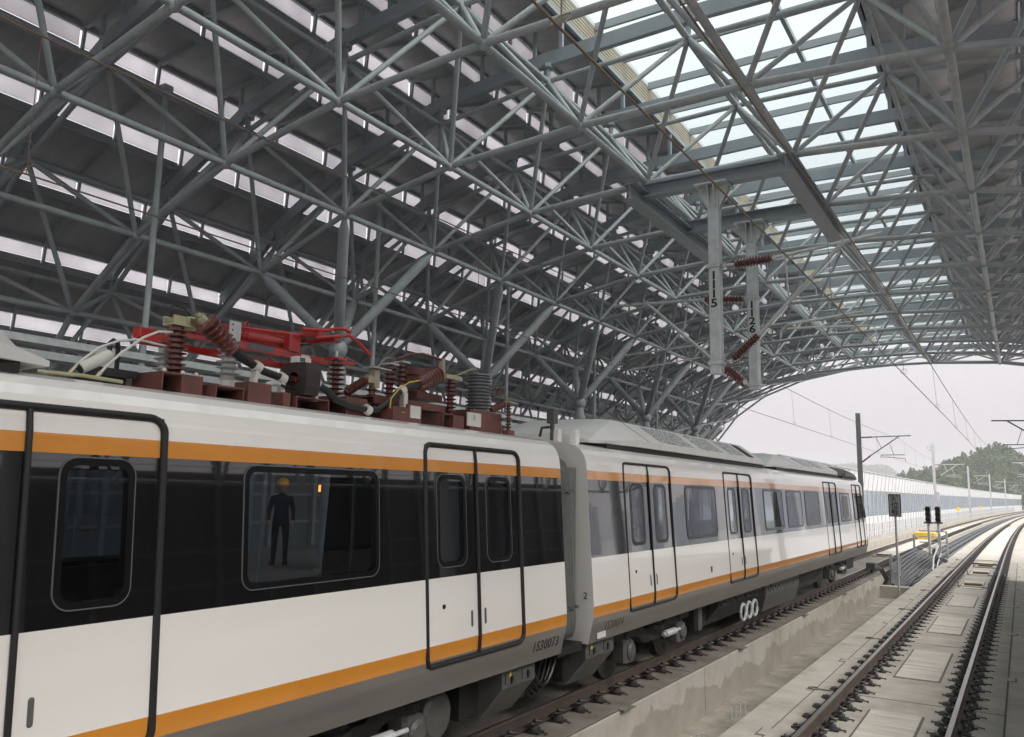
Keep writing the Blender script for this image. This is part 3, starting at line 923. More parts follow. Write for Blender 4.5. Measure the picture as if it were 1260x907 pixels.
# gangway between the cars
g = thing('gangway_bellows', 'grey folded gangway bellows between the two train cars', 'gangway', (TC, 9.2, .86))
for k in range(6):
    y = 8.88+k*.088; d = 1.445-.006*abs(k-2)
    sec = []
    for sgn in (1,):
        sec = [(d-.16, .93), (d-.05, .98), (d-.01, 1.08), (d, 1.2), (d-.10, 2.85), (d-.125, 3.02), (d-.18, 3.14), (d-.3, 3.22), (-d+.2, 3.25), (-d, 3.0), (-d, 1.02), (-d+.16, .93)]
    b = MB(); R = []
    for yy, e in ((0, -.10), (.012, -.02), (.034, 0), (.056, -.02), (.068, -.10)):
        R.append([(TC+(dd+e if dd > 0 else dd-e), y+yy, z+(e if z > 2 else -e)) for dd, z in sec])
    b.grid(R, bellow); b.build('fold', g, smooth=.9)
b = MB(); b.box(TC-1.24, TC+1.28, 8.88, 9.59, .99, 3.08, bellow); b.build('inner_frame', g)
b = MB()
for z in (1.32, 2.75):
    for k in range(6): b.box(TC+1.43-.06*(z-1.2), TC+1.450-.06*(z-1.2), 8.885+k*.088, 8.955+k*.088, z+.012*(k%2), z+.03+.012*(k%2), line)
b.build('fold_clips', g)
b = MB(); b.box(TC-.5, TC+1.42, 8.9, 9.53, .80, .90, under); b.build('coupler_shield', g)
for k in range(4):
    b = MB(); x = TC+1.12-.05*k; y0, y1 = 8.72+.02*k, 9.45-.05*k; dip = .42+.05*k
    b.tube([(x, y0+(y1-y0)*f, .84-dip*math.sin(PI*f)**.8) for f in [i/12 for i in range(13)]], .022, cablem, 7); b.build('jumper_cable', g)

# underframe equipment and bogies, each a part of its car
def bogie(car_, yc):
    for dy in (-1.1, 1.1):
        for s in (-1, 1):
            b = MB(); x = TC+s*.72
            b.lathe((x-.06*s, yc+dy, .42), (x+.075*s, yc+dy, .42), [(0, .44), (.25, .44), (.27, .42), (.9, .42), (.95, .34), (1, .33)], wheelm, 24)
            b.lathe((x+.07*s, yc+dy, .42), (x+.11*s, yc+dy, .42), [(0, .14), (.7, .14), (1, .10)], under, 12)
            b.build('wheel', car_, smooth=.5)
            b = MB(); b.bbox(TC+s*1.03-.12, TC+s*1.03+.12, yc+dy-.17, yc+dy+.17, .28, .6, ugrey if s > 0 else under, .04)
            b.lathe((TC+s*1.10, yc+dy, .44), (TC+s*1.20, yc+dy, .44), [(0, .13), (.7, .13), (1, .09)], ugrey, 14)
            b.build('axle_box', car_)
            b = MB(); b.lathe((TC+s*1.03, yc+dy, .6), (TC+s*1.03, yc+dy, .86), [(0, .09), (.2, .09), (.2, .11), (.4, .11), (.4, .09), (.6, .09), (.6, .11), (.8, .11), (.8, .09), (1, .09)], rubber, 12); b.build('spring', car_)
    for s in (-1, 1):
        b = MB(); x = TC+s*1.0
        b.grid([[(x-.09, yc+y, z0), (x+.09, yc+y, z0), (x+.09, yc+y, z1), (x-.09, yc+y, z1)] for y, z0, z1 in ((-1.6, .62, .76), (-.7, .60, .78), (-.4, .45, .66), (.4, .45, .66), (.7, .60, .78), (1.6, .62, .76))], under)
        b.lathe((x, yc, .62), (x, yc, .86), [(0, .24), (.3, .24), (.35, .2), (.65, .2), (.7, .24), (1, .24)], rubber, 16)
        b.build('bogie_frame', car_)
    b = MB(); b.lathe((TC+1.16, yc+.2, .50), (TC+1.16, yc+.95, .50), [(0, .03), (.1, .03), (.1, .055), (.7, .055), (.7, .025), (1, .025)], galv, 10); b.build('damper', car_)
def ubox(car_, y0, y1, d=1.36, z0=.28, m=ugrey, cut=.30):
    b = MB()
    b.grid([[(TC+d-.02, y, .86), (TC+d, y, .80), (TC+d, y, z0+.36), (TC+d-cut, y, z0), (TC-.2, y, z0), (TC-.2, y, .86)] for y in (y0, y1)], m)
    o = b.build('equipment_box', car_)
    b = MB(); n_ = max(1, int((y1-y0)/.3))
    for k in range(n_):
        yy = y0+(y1-y0)*(k+.5)/n_
        b.box(TC+d, TC+d+.012, yy-.11, yy+.11, z0+.40, .79, m)
        b.box(TC+d+.012, TC+d+.03, yy-.02, yy+.02, .70, .76, under); b.box(TC+d+.012, TC+d+.03, yy-.02, yy+.02, .66+.02, .69, under)
    b.build('hatch', o)
    b = MB(); b.face([(TC+d+.0135, y0+.12, z0+.47), (TC+d+.0135, y0+.19, z0+.47), (TC+d+.0135, y0+.155, z0+.53)], yellow)
    b.face([(TC+d+.0135, y0+.12, z0+.57), (TC+d+.0135, y0+.19, z0+.57), (TC+d+.0135, y0+.19, z0+.65), (TC+d+.0135, y0+.12, z0+.65)], whitepl)
    b.build('warning_label', o)
for c_, segs in ((car1, [(-13.4, -11.9), (-8.1, 3.55), (7.4, 8.75)]), (car2, [(9.7, 10.9), (14.7, 26.1), (29.9, 31.3)])):
    for a, q in segs:
        b = MB(); b.box(TC-1.2, TC+1.05, a, q, .34, .858, under); b.build('underframe_light_block', c_)  # filler boxes added to block light coming through under the cars
bogie(car1, 5.45); bogie(car1, -10)
ubox(car1, 7.75, 8.45); ubox(car1, -6, 2.6, 1.3, .3, under)
b = MB(); b.lathe((TC+.2, 6.95, .50), (TC+1.12, 6.95, .50), [(0, .2), (.75, .2), (.78, .24), (.97, .24), (1, .2)], ugrey, 18); b.build('motor_housing', car1)
bogie(car2, 12.75); bogie(car2, 28.0)
ubox(car2, 9.75, 10.6)
ubox(car2, 15.4, 18.4, 1.28, .32, under); ubox(car2, 18.7, 21.9, 1.30, .22, ugrey, .1); ubox(car2, 22.2, 25.2, 1.25, .34, under)
b = MB()
for k in range(3): b.tube([(TC+1.29, 17.0+.42*k+.18*math.cos(a), .42+.16*math.sin(a)) for a in [2*PI*i/12 for i in range(13)]], .03, galv, 6)
b.build('air_pipes', car2)
b = MB(); b.box(TC+1.1, TC+1.18, 14.6, 14.8, .35, .86, ugrey); b.build('bracket', car2)
b = MB(); b.grid([[(TC-.9, y, .3), (TC+.9, y, .3), (TC+1.1, y, .86), (TC-1.1, y, .86)] for y in (30.6, 31.7)], under); b.build('obstacle_deflector', car2)

# ================================================================ ROOF EQUIPMENT OF THE NEAR CAR
def eq(name, label, cat, loc, group=None): return thing(name, label, cat, loc, group)
def channel_box(mb, x0, x1, y0, y1, z0, z1, m, t=.012):
    """folded sheet support, open towards the tracks"""
    mb.box(x0, x1, y0, y1, z1-t, z1, m); mb.box(x0, x1, y0, y0+t, z0, z1-t, m); mb.box(x0, x1, y1-t, y1, z0, z1-t, m)
    mb.box(x0, x0+t, y0+t, y1-t, z0, z1-t, m)
ZR = 3.44
# insulator with zinc bracket at the left
t = eq('post_insulator', 'brown ribbed post insulator with yellowish bracket, leftmost on the train roof', 'insulator', (-5.55, 3.92, ZR), 'brown post insulators on the train roof')
b = MB(); channel_box(b, -5.75, -5.38, 3.70, 3.88, ZR, 3.595, boxred); b.box(-5.75, -5.38, 3.8802, 4.06, ZR, 3.594, boxred); b.build('support_box', t)
b = MB(); insulator(b, (-5.55, 3.92, 3.595), (-5.55, 3.92, 3.985), 8, .088, .042, brown, 18); b.build('insulator_body', t, smooth=.5)
b = MB(); b.box(-5.62, -5.48, 3.83, 4.10, 3.985, 4.0, brass); b.box(-5.495, -5.48, 3.83, 3.95, 4.0, 4.06, brass); b.box(-5.62, -5.605, 3.83, 4.08, 4.0, 4.06, brass); b.bbox(-5.57, -5.50, 3.97, 4.07, 4.0, 4.08, brass, .015)
b.build('bracket', t)
b = MB()
for yy in (3.74, 3.9, 4.02): b.lathe((-5.42, yy, 3.595), (-5.42, yy, 3.625), [(0, .018), (.6, .018), (1, .01)], whitepl, 8)
b.build('bolt_heads', t)
b = MB(); b.tube([(-5.55, 3.84, 4.06), (-5.55, 3.82, 4.11), (-5.55, 3.87, 4.145), (-5.55, 3.96, 4.14), (-5.55, 4.03, 4.09)], .006, cablem, 6); b.build('bond_wire', t)
# cable bushing 1 with long black cable
t = eq('cable_bushing', 'large brown ribbed cable bushing slanting down to a thick black cable', 'bushing', (-5.4, 4.6, ZR))
A, B = Vector((-5.42, 4.055, 4.045)), Vector((-5.40, 4.35, 3.845))
b = MB(); n_ = 7; prof = [(0, .05)]
for k in range(n_):
    a = (k+.1)/n_; prof += [(a, .055), (a+.05, .098-.004*k), (a+.07, .098-.004*k), (a+.115, .052)]
b.lathe(A, B, prof+[(1, .045)], brown, 20); b.build('ribbed_body', t, smooth=.5)
b = MB(); b.lathe(A+(A-B)*.22, A, [(0, .022), (.3, .022), (.3, .04), (1, .04)], brass, 12); b.build('terminal', t)
CB = [(-5.4, 4.33, 3.855), (-5.4, 4.45, 3.80), (-5.4, 4.58, 3.75), (-5.4, 4.67, 3.722), (-5.4, 4.86, 3.695), (-5.4, 5.05, 3.69), (-5.4, 5.27, 3.695), (-5.4, 5.42, 3.645), (-5.4, 5.53, 3.575), (-5.4, 5.71, 3.535), (-5.4, 5.96, 3.52), (-5.4, 6.14, 3.54)]
b = MB(); b.tube(CB, .034, cablem, 12, radii=[.045, .042]+[.033]*10); b.build('cable', t, smooth=.9)
b = MB(); b.tube([(-5.4, 4.99, 3.69), (-5.4, 5.16, 3.692)], .0345, red, 12); b.build('red_sleeve', t, smooth=.9)
for (yy, zz, lean) in ((4.59, 3.75, -.05), (4.87, 3.69, 0), (5.27, 3.695, 0), (5.98, 3.52, 0)):
    b = MB(); b.lathe((-5.4, yy-.03, zz+.012), (-5.4, yy+.03, zz-.012), [(0, .05), (1, .05)], whitepl, 12)
    if zz > 3.6: b.grid([[(-5.43, yy+lean-.018, ZR+.09), (-5.37, yy+lean-.018, ZR+.09), (-5.37, yy+lean+.018, ZR+.09), (-5.43, yy+lean+.018, ZR+.09)], [(-5.43, yy-.022, zz-.03), (-5.37, yy-.022, zz-.03), (-5.37, yy+.022, zz-.03), (-5.43, yy+.022, zz-.03)]], whitepl)
    b.build('clamp_stand', t)
b = MB(); channel_box(b, -5.72, -5.30, 4.12, 4.40, ZR, 3.54, boxred); b.build('support_box', t)
b = MB(); b.box(-5.45, -5.28, 4.42, 4.66, ZR, 3.60, boxred); b.build('support_box', t)
b = MB(); b.box(-5.6, -5.32, 4.83, 4.91, ZR, 3.56, boxred); b.build('support_box', t)
# grey conduit
b = MB(); b.tube([(-5.33, 4.62, 3.42), (-5.33, 4.62, 3.56), (-5.33, 4.66, 3.61), (-5.34, 4.74, 3.63), (-5.35, 4.80, 3.625)], .022, wins, 10)
tag(b.build('conduit', smooth=.9), 'pale grey bent conduit rising from the train roof', 'conduit')
b = MB(); b.tube([(-5.35, 4.78, 3.63), (-5.35, 4.88, 3.61), (-5.36, 5.0, 3.61), (-5.36, 5.10, 3.66), (-5.37, 5.15, 3.76), (-5.38, 5.15, 3.85)], .012, cablem, 8)
tag(b.build('signal_cable', smooth=.9), 'thin black cable curving up round the current transformer', 'cable')
# current transformer
t = eq('current_transformer', 'dark octagonal current transformer block with a hole and pale top box', 'transformer', (-5.4, 5.1, ZR))
b = MB(); R1, R2 = [], []
cy_, cz = 5.085, 3.70
oc = [(-.165, -.11), (-.11, -.15), (.11, -.15), (.165, -.11), (.165, .08), (.10, .14), (-.10, .14), (-.165, .08)]
outer = []
for k in range(16):
    a = 2*PI*k/16
    dy, dz = math.cos(a), math.sin(a)
    s_ = min(.165/max(1e-6, abs(dy)), .145/max(1e-6, abs(dz)), .20)
    outer.append((dy*s_, dz*s_))
inner = [(.065*math.cos(2*PI*k/16), .065*math.sin(2*PI*k/16)) for k in range(16)]
X0, X1 = 5.0, 5.17
b.grid([[(-5.4+p, X0, cz+q) for p, q in inner], [(-5.4+p, X0, cz+q) for p, q in outer], [(-5.4+p, X1, cz+q) for p, q in outer], [(-5.4+p, X1, cz+q) for p, q in inner], [(-5.4+p, X0, cz+q) for p, q in inner]],
       mat('transformer_resin', (.035, .026, .022), .5, col2=(.025, .02, .018), nscale=9), cap=False)
b.build('core', t)
b = MB(); b.bbox(-5.45, -5.36, 5.0, 5.17, 3.85, 3.905, whitepl, .006); b.box(-5.359, -5.356, 5.03, 5.09, 3.86, 3.895, line); b.build('terminal_box', t)
b = MB(); channel_box(b, -5.6, -5.30, 4.96, 5.36, ZR, 3.545, boxred); b.build('support_box', t)
# pale post insulators under the pantograph
pi = 0
for (x, y, z1, lab) in ((-5.85, 4.66, 4.02, 'pale grey ribbed insulator under the pantograph with drilled alloy plate'), (-6.75, 4.66, 4.0, 'pale grey ribbed insulator on the far side of the pantograph')):
    t = eq('pantograph_insulator', lab, 'insulator', (x, y, ZR))
    b = MB(); insulator(b, (x, y, 3.68), (x, y, z1), 6, .105, .06, wins, 18); b.build('insulator_body', t, smooth=.5)
    b = MB(); b.lathe((x, y, 3.54), (x, y, 3.68), [(0, .075), (.1, .06), (.9, .06), (1, .075)], whitepl, 16); b.build('foot', t, smooth=.5)
    b = MB(); b.box(x-.12, x+.12, y-.12, y+.12, ZR, 3.54, boxred); b.build('support_box', t)
    b = MB(); b.box(x+.05, x+.062, y-.06, y+.06, z1, z1+.17, alu); b.box(x-.05, x+.05, y-.05, y+.05, z1-.002, z1+.03, alu)
    for q in range(3): b.lathe((x+.062, y-.03, z1+.04+.05*q), (x+.066, y-.03, z1+.04+.05*q), [(0, .008), (1, .008)], under, 8)
    b.build('end_plate', t)
# folded pantograph
t = eq('pantograph', 'folded red single-arm pantograph lying on the train roof', 'pantograph', (-6.25, 5.2, 3.9))
b = MB()
for x in (-5.93, -6.57):
    b.box(x-.03, x+.03, 4.25, 5.95, 3.99, 4.05, red)
for y in (4.3, 5.0, 5.9): b.box(-6.54, -5.96, y-.03, y+.03, 3.995, 4.045, red)
b.grid([[(-6.0, 5.9, 4.0), (-5.9, 5.9, 4.0), (-5.9, 5.9, 4.05), (-6.0, 5.9, 4.05)], [(-5.75, 6.1, 4.0), (-5.7, 6.1, 4.0), (-5.7, 6.1, 4.03), (-5.75, 6.1, 4.03)]], red)
b.box(-5.80, -5.62, 5.76, 5.90, 4.005, 4.03, red)
b.build('base_frame', t)
for q_ in ((-5.97, -5.87, 4.22, 4.42, 4.04, 4.13), (-6.0, -5.86, 4.5, 4.62, 4.04, 4.16), (-5.98, -5.88, 5.38, 5.52, 4.05, 4.22), (-6.62, -6.5, 4.22, 4.42, 4.04, 4.13)):
    b = MB(); b.bbox(*q_, red, .01); b.build('pivot_block', t)
b = MB(); b.tube([(-6.2, 4.35, 4.12), (-6.15, 5.4, 4.16), (-6.15, 5.6, 4.15)], .055, red, 12); b.build('lower_arm', t, smooth=.9)
b = MB()
b.tube([(-6.0, 4.45, 4.15), (-5.93, 5.6, 4.235)], .022, red, 10); b.tube([(-6.4, 4.45, 4.15), (-6.45, 5.6, 4.235)], .022, red, 10)
b.tube([(-6.2, 4.5, 4.17), (-6.2, 5.6, 4.24)], .012, red, 8); b.tube([(-5.95, 4.45, 4.10), (-5.95, 5.3, 4.12)], .03, red, 10)
b.build('upper_arm', t, smooth=.9)
b = MB(); b.tube([(-5.92, 4.86, 4.1), (-5.92, 4.86, 4.22), (-5.92, 4.885, 4.245), (-5.92, 4.91, 4.22), (-5.92, 4.91, 4.1)], .008, red, 6)
b.tube([(-5.9, 4.6, 4.14), (-5.9, 5.1, 4.17), (-5.9, 5.35, 4.165)], .006, red, 6); b.tube([(-5.9, 4.6, 4.16), (-5.9, 5.1, 4.19), (-5.9, 5.35, 4.185)], .006, red, 6)
b.build('control_rods', t)
# collector head: two carbon strips with drooping horns
for yy, dz in ((5.62, 0), (5.84, -.02)):
    b = MB(); b.box(-6.75, -5.75, yy-.03, yy+.03, 4.265+dz, 4.295+dz, line); b.build('carbon_strip', t)
    b = MB(); b.box(-6.78, -5.72, yy-.035, yy+.035, 4.22+dz, 4.264+dz, red); b.build('strip_carrier', t)
for xx, e in ((-5.75, 1), (-6.75, -1)):
    b = MB(); b.tube([(xx, 5.40, 4.25), (xx+e*.02, 5.68, 4.285), (xx+e*.03, 5.85, 4.335), (xx+e*.05, 5.93, 4.34), (xx+e*.10, 5.97, 4.31)], .020, red, 9)
    b.tube([(xx, 5.58, 4.20), (xx+e*.1, 5.78, 4.24), (xx+e*.15, 5.89, 4.26), (xx+e*.17, 6.0, 4.21), (xx+e*.2, 6.17, 4.09)], .017, red, 9)
    b.build('horn', t, smooth=.9)
b = MB(); b.tube([(-5.93, 5.45, 4.10), (-5.93, 5.53, 4.13), (-5.93, 5.60, 4.18)], .03, clip, 8); b.tube([(-5.9, 5.5, 4.14), (-5.85, 5.62, 4.15)], .012, clip, 6); b.build('suspension', t)
b = MB(); b.box(-5.899, -5.896, 4.90, 5.20, 4.00, 4.045, mat('maker_plate', (.10, .13, .16), .4)); b.build('nameplate', t)
b = MB(); b.box(-5.899, -5.896, 5.55, 5.66, 4.005, 4.042, whitepl); b.build('rating_plate', t)
# brown insulator under the pantograph end, with its box
t = eq('post_insulator', 'brown ribbed post insulator holding the right end of the red pantograph frame', 'insulator', (-5.7, 5.83, ZR), 'brown post insulators on the train roof')
b = MB(); insulator(b, (-5.7, 5.83, 3.63), (-5.7, 5.83, 4.0), 7, .095, .035, brown, 18); b.build('insulator_body', t, smooth=.5)
b = MB(); channel_box(b, -5.85, -5.42, 5.45, 5.72, ZR, 3.60, boxred); b.box(-5.85, -5.44, 5.722, 6.02, ZR, 3.625, boxred); b.build('support_box', t)
b = MB(); b.tube([(-5.7, 5.83, 4.0), (-5.7, 5.83, 4.10)], .015, alu, 8); b.build('stud', t)
# small slanted bushing and its bracket
t = eq('surge_bushing', 'small slanted brown ribbed bushing right of the pantograph with zinc end', 'bushing', (-5.7, 6.2, ZR))
b = MB(); insulator(b, (-5.7, 5.98, 3.70), (-5.7, 6.27, 3.87), 8, .05, .028, brown, 14); b.build('ribbed_body', t, smooth=.5)
b = MB(); b.bbox(-5.75, -5.65, 6.27, 6.36, 3.84, 3.92, brass, .012); b.box(-5.74, -5.66, 6.36, 6.44, 3.80, 4.0, tanm); b.box(-5.78, -5.62, 6.30, 6.58, 4.0, 4.012, alu); b.build('end_bracket', t)
b = MB(); insulator(b, (-5.7, 6.37, 3.62), (-5.7, 6.37, 3.81), 3, .06, .035, brown, 14); b.build('foot_insulator', t, smooth=.5)
b = MB(); b.box(-5.8, -5.6, 5.95, 6.5, ZR, 3.62, boxred); b.build('support_box', t)
b = MB(); b.tube([(-5.7, 6.30, 4.01), (-5.7, 6.45, 4.03), (-5.75, 6.6, 4.14), (-5.85, 6.8, 4.19), (-5.9, 6.95, 4.19)], .012, mat('braid', (.25, .22, .18), .6), 7); b.build('braided_lead', t, smooth=.9)
# circuit breaker group
t = eq('circuit_breaker', 'roof circuit breaker with twin brown insulators and red-brown drum', 'circuit breaker', (-5.95, 7.1, ZR))
for y, z0, z1 in ((6.88, 3.80, 4.12), (7.08, 3.86, 4.17)):
    b = MB(); insulator(b, (-5.9, y, z0-.1), (-5.9, y, z1), 7, .075, .04, brown, 16); b.build('insulator_column', t, smooth=.5)
    b = MB(); b.box(-5.97, -5.83, y-.07, y+.07, z1, z1+.02, alu); b.build('cap', t)
b = MB(); b.lathe((-6.0, 7.45, 3.86), (-6.0, 7.45, 4.16), [(0, .15), (.1, .15), (.1, .13), (.2, .13), (.22, .165), (.3, .165), (.32, .13), (.42, .13), (.44, .165), (.52, .165), (.54, .13), (.7, .13), (.72, .175), (1, .175)], boxred, 22); b.build('drum', t, smooth=.5)
b = MB(); b.box(-6.15, -5.75, 7.18, 7.66, 3.78, 3.86, boxred); b.build('drum_base', t)
b = MB(); b.tube([(-5.85, 6.94, 4.2), (-5.82, 7.1, 4.27), (-5.8, 7.32, 4.31), (-5.78, 7.5, 4.30), (-5.75, 7.62, 4.28)], .016, boxred, 9); b.build('bus_tube', t, smooth=.9)
b = MB(); b.box(-5.78, -5.72, 7.61, 7.66, 4.06, 4.30, tanm); b.build('bus_bracket', t)
b = MB(); b.box(-6.2, -5.5, 6.2, 7.5, 3.68, 3.70, boxred); b.box(-5.53, -5.5, 6.2, 7.5, 3.62, 3.679, boxred); b.box(-5.52, -5.5, 6.3, 6.4, ZR, 3.62, boxred); b.box(-5.9, -5.5, 7.40, 7.49, ZR, 3.68, boxred); b.build('mounting_frame', t)
b = MB(); b.box(-5.45, -5.30, 6.25, 6.50, ZR, 3.585, boxred); b.build('junction_box', t)
b = MB(); b.box(-5.46, -5.34, 6.53, 6.76, ZR, 3.63, boxred); b.box(-5.339, -5.33, 6.56, 6.73, ZR+.05, 3.62, whitepl); b.build('cover_box', t)
# second bushing
t = eq('cable_bushing', 'fat brown ribbed cable bushing rising to the right with yellow earth wire', 'bushing', (-5.4, 6.6, ZR))
A, B = Vector((-5.38, 6.74, 3.865)), Vector((-5.42, 7.12, 4.02))
prof = [(0, .045)]
for k in range(7):
    a = (k+.1)/7; prof += [(a, .05), (a+.05, .082+.004*k), (a+.07, .082+.004*k), (a+.115, .055)]
b = MB(); b.lathe(A, B, prof+[(1, .05)], brown, 20); b.build('ribbed_body', t, smooth=.5)
b = MB(); b.tube([(-5.4, 6.14, 3.54), (-5.4, 6.25, 3.60), (-5.4, 6.42, 3.735), (-5.4, 6.55, 3.795), (-5.39, 6.76, 3.875)], .034, cablem, 12, radii=[.03, .034, .036, .036, .044]); b.build('cable', t, smooth=.9)
b = MB(); b.lathe((-5.4, 6.46, 3.745), (-5.4, 6.52, 3.785), [(0, .052), (1, .052)], whitepl, 12); b.box(-5.43, -5.37, 6.50, 6.56, ZR+.15, 3.75, whitepl); b.build('clamp_stand', t)
b = MB(); b.tube([(-5.35, 6.72, 3.90), (-5.35, 6.55, 3.86), (-5.345, 6.38, 3.77), (-5.34, 6.26, 3.66), (-5.335, 6.24, 3.57), (-5.32, 6.30, 3.53), (-5.30, 6.42, 3.53)], .007, yellow, 6); b.build('earth_wire', t, smooth=.9)
# thin insulator
t = eq('post_insulator', 'slim brown ribbed post insulator left of the big grey arrester', 'insulator', (-5.5, 7.48, ZR), 'brown post insulators on the train roof')
b = MB(); insulator(b, (-5.5, 7.48, 3.60), (-5.5, 7.48, 4.01), 8, .075, .038, brown, 16); b.build('insulator_body', t, smooth=.5)
b = MB(); channel_box(b, -5.7, -5.38, 7.20, 7.40, ZR, 3.60, boxred); b.box(-5.7, -5.40, 7.405, 7.62, ZR, 3.598, boxred); b.build('support_box', t)
b = MB(); b.bbox(-5.56, -5.44, 7.33, 7.64, 4.01, 4.06, brass, .012); b.tube([(-5.5, 7.5, 4.05), (-5.52, 7.7, 4.11), (-5.55, 7.95, 4.20), (-5.58, 8.1, 4.22), (-5.6, 8.18, 4.19)], .012, brass, 7); b.build('terminal', t)
# big grey arrester
t = eq('voltage_transformer', 'big dark grey ribbed cylinder on a red-brown box at the end of the near car', 'transformer', (-5.6, 8.2, ZR))
b = MB(); b.lathe((-5.6, 8.2, 3.70), (-5.6, 8.2, 4.17), [(0, .16), (.04, .16), (.05, .13)]+sum([[(.07+.088*k, .13), (.10+.088*k, .16), (.115+.088*k, .16), (.14+.088*k, .13)] for k in range(10)], [])+[(.97, .15), (1, .14)], greyins, 28); b.build('ribbed_body', t, smooth=.5)
b = MB(); b.bbox(-5.8, -5.42, 7.78, 8.46, ZR, 3.70, boxred, .008); b.build('support_box', t)
b = MB(); b.box(-5.42, -5.405, 7.70, 7.98, ZR+.06, 3.66, whitepl); b.tube([(-5.40, 7.83, 3.58), (-5.385, 7.83, 3.59), (-5.385, 7.83, 3.63), (-5.40, 7.83, 3.64)], .012, whitepl, 6); b.build('hatch', t)
b = MB()
for k in range(6): b.lathe((-5.6+.14*math.cos(k), 8.2+.14*math.sin(k), 3.70), (-5.6+.14*math.cos(k), 8.2+.14*math.sin(k), 3.735), [(0, .02), (.5, .02), (.5, .01), (1, .01)], alu, 8)
b.build('bolt_heads', t)
# end insulator and coil
t = eq('post_insulator', 'small brown ribbed insulator, rightmost at the end of the near car roof', 'insulator', (-5.35, 8.48, ZR), 'brown post insulators on the train roof')
b = MB(); insulator(b, (-5.35, 8.5, 3.50), (-5.35, 8.5, 3.84), 8, .045, .022, brown, 14); insulator(b, (-5.42, 8.22, 3.73), (-5.38, 8.45, 3.83), 5, .05, .03, brown, 12); b.build('insulator_body', t, smooth=.5)
b = MB(); b.box(-5.4, -5.3, 8.43, 8.57, ZR, 3.50, boxred); b.build('foot', t)
b = MB(); b.tube([(-5.35, 8.45, 3.86), (-5.35, 8.42, 3.93), (-5.35, 8.5, 3.86), (-5.3, 8.62, 3.84)], .01, brass, 6); b.build('horn_lead', t)
b = MB(); b.tube([(-5.5+.012*k, 8.42+.055*math.cos(k*.7), 3.98+.055*math.sin(k*.7)) for k in range(-14, 15)], .012, brown, 7)
tag(b.build('coil', smooth=.9), 'small brown coiled conductor beside the big grey cylinder', 'coil')
# left end: white hoses, tilted cylinder, black loop, frame
for nm, P, lab in (('hose', [(-5.6, 3.12, 3.50), (-5.6, 3.2, 3.61), (-5.6, 3.33, 3.73), (-5.6, 3.47, 3.80), (-5.6, 3.62, 3.835), (-5.58, 3.86, 3.82)], 'thin white hose arching low to the leftmost insulator'),
                   ('hose', [(-5.5, 3.27, 3.50), (-5.5, 3.33, 3.58), (-5.5, 3.43, 3.69), (-5.5, 3.60, 3.84), (-5.5, 3.72, 3.905), (-5.53, 3.86, 3.93)], 'thin white hose arching high to the leftmost insulator')):
    b = MB(); b.tube(P, .010, whitepl, 7); b.tube([P[0], [P[0][i]*.5+P[1][i]*.5 for i in range(3)]], .016, brass, 7)
    tag(b.build(nm, smooth=.9), lab, 'hose')
t = eq('horn_cylinder', 'white tilted cylinder on a black pipe near the left roof end', 'cylinder', (-5.6, 3.35, ZR))
b = MB(); b.lathe((-5.6, 3.20, 3.555), (-5.6, 3.42, 3.695), [(0, .038), (.02, .045), (.02, .045), (.93, .045), (1, .03)], whitepl, 18); b.build('barrel', t, smooth=.5)
b = MB(); b.lathe((-5.6, 3.196, 3.5525), (-5.6, 3.201, 3.556), [(0, .037), (1, .037)], under, 16); b.build('mouth', t)
b = MB(); b.tube([(-5.62, 3.42, 3.70), (-5.66, 3.44, 3.78), (-5.7, 3.49, 3.815), (-5.72, 3.54, 3.80), (-5.74, 3.56, 3.72), (-5.74, 3.56, 3.60)], .018, cablem, 8); b.build('pipe', t, smooth=.9)
b = MB(); b.box(-5.85, -5.65, 3.36, 3.68, 3.54, 3.60, cablem); b.box(-5.9, -5.5, 3.2, 3.3, ZR, 3.50, under); b.box(-5.8, -5.7, 3.40, 3.62, ZR, 3.539, under); b.build('black_frame', t)
b = MB(); b.tube([(-5.3, 2.75, 3.46), (-5.3, 3.05, 3.47), (-5.32, 3.35, 3.465)], .014, brass, 6)
tag(b.build('grab_rail', smooth=.9), 'thin metal rail lying along the left roof edge', 'rail')
# antenna post on the far car
t = eq('roof_antenna', 'grey square box on a short stand where the two cars meet', 'antenna', (-5.6, 10.1, ZR))
b = MB(); b.bbox(-5.67, -5.55, 10.02, 10.16, 3.72, 3.93, ugrey, .012); b.build('box', t)
b = MB(); b.box(-5.63, -5.59, 10.06, 10.12, ZR, 3.719, ugrey); b.build('stand', t)
b = MB(); b.bbox(-5.42, -5.34, 9.78, 9.88, 3.42, 3.62, white, .008); b.build('bracket', t)
b = MB(); b.bbox(-5.35, -5.25, 10.12, 10.24, 3.40, 3.64, white, .008); b.build('bracket', t)
b = MB(); b.tube([(-5.5, 9.9, 3.6), (-5.45, 9.75, 3.64), (-5.5, 9.6, 3.62), (-5.5, 9.55, 3.5)], .02, cablem, 8); b.build('hose', t, smooth=.9)

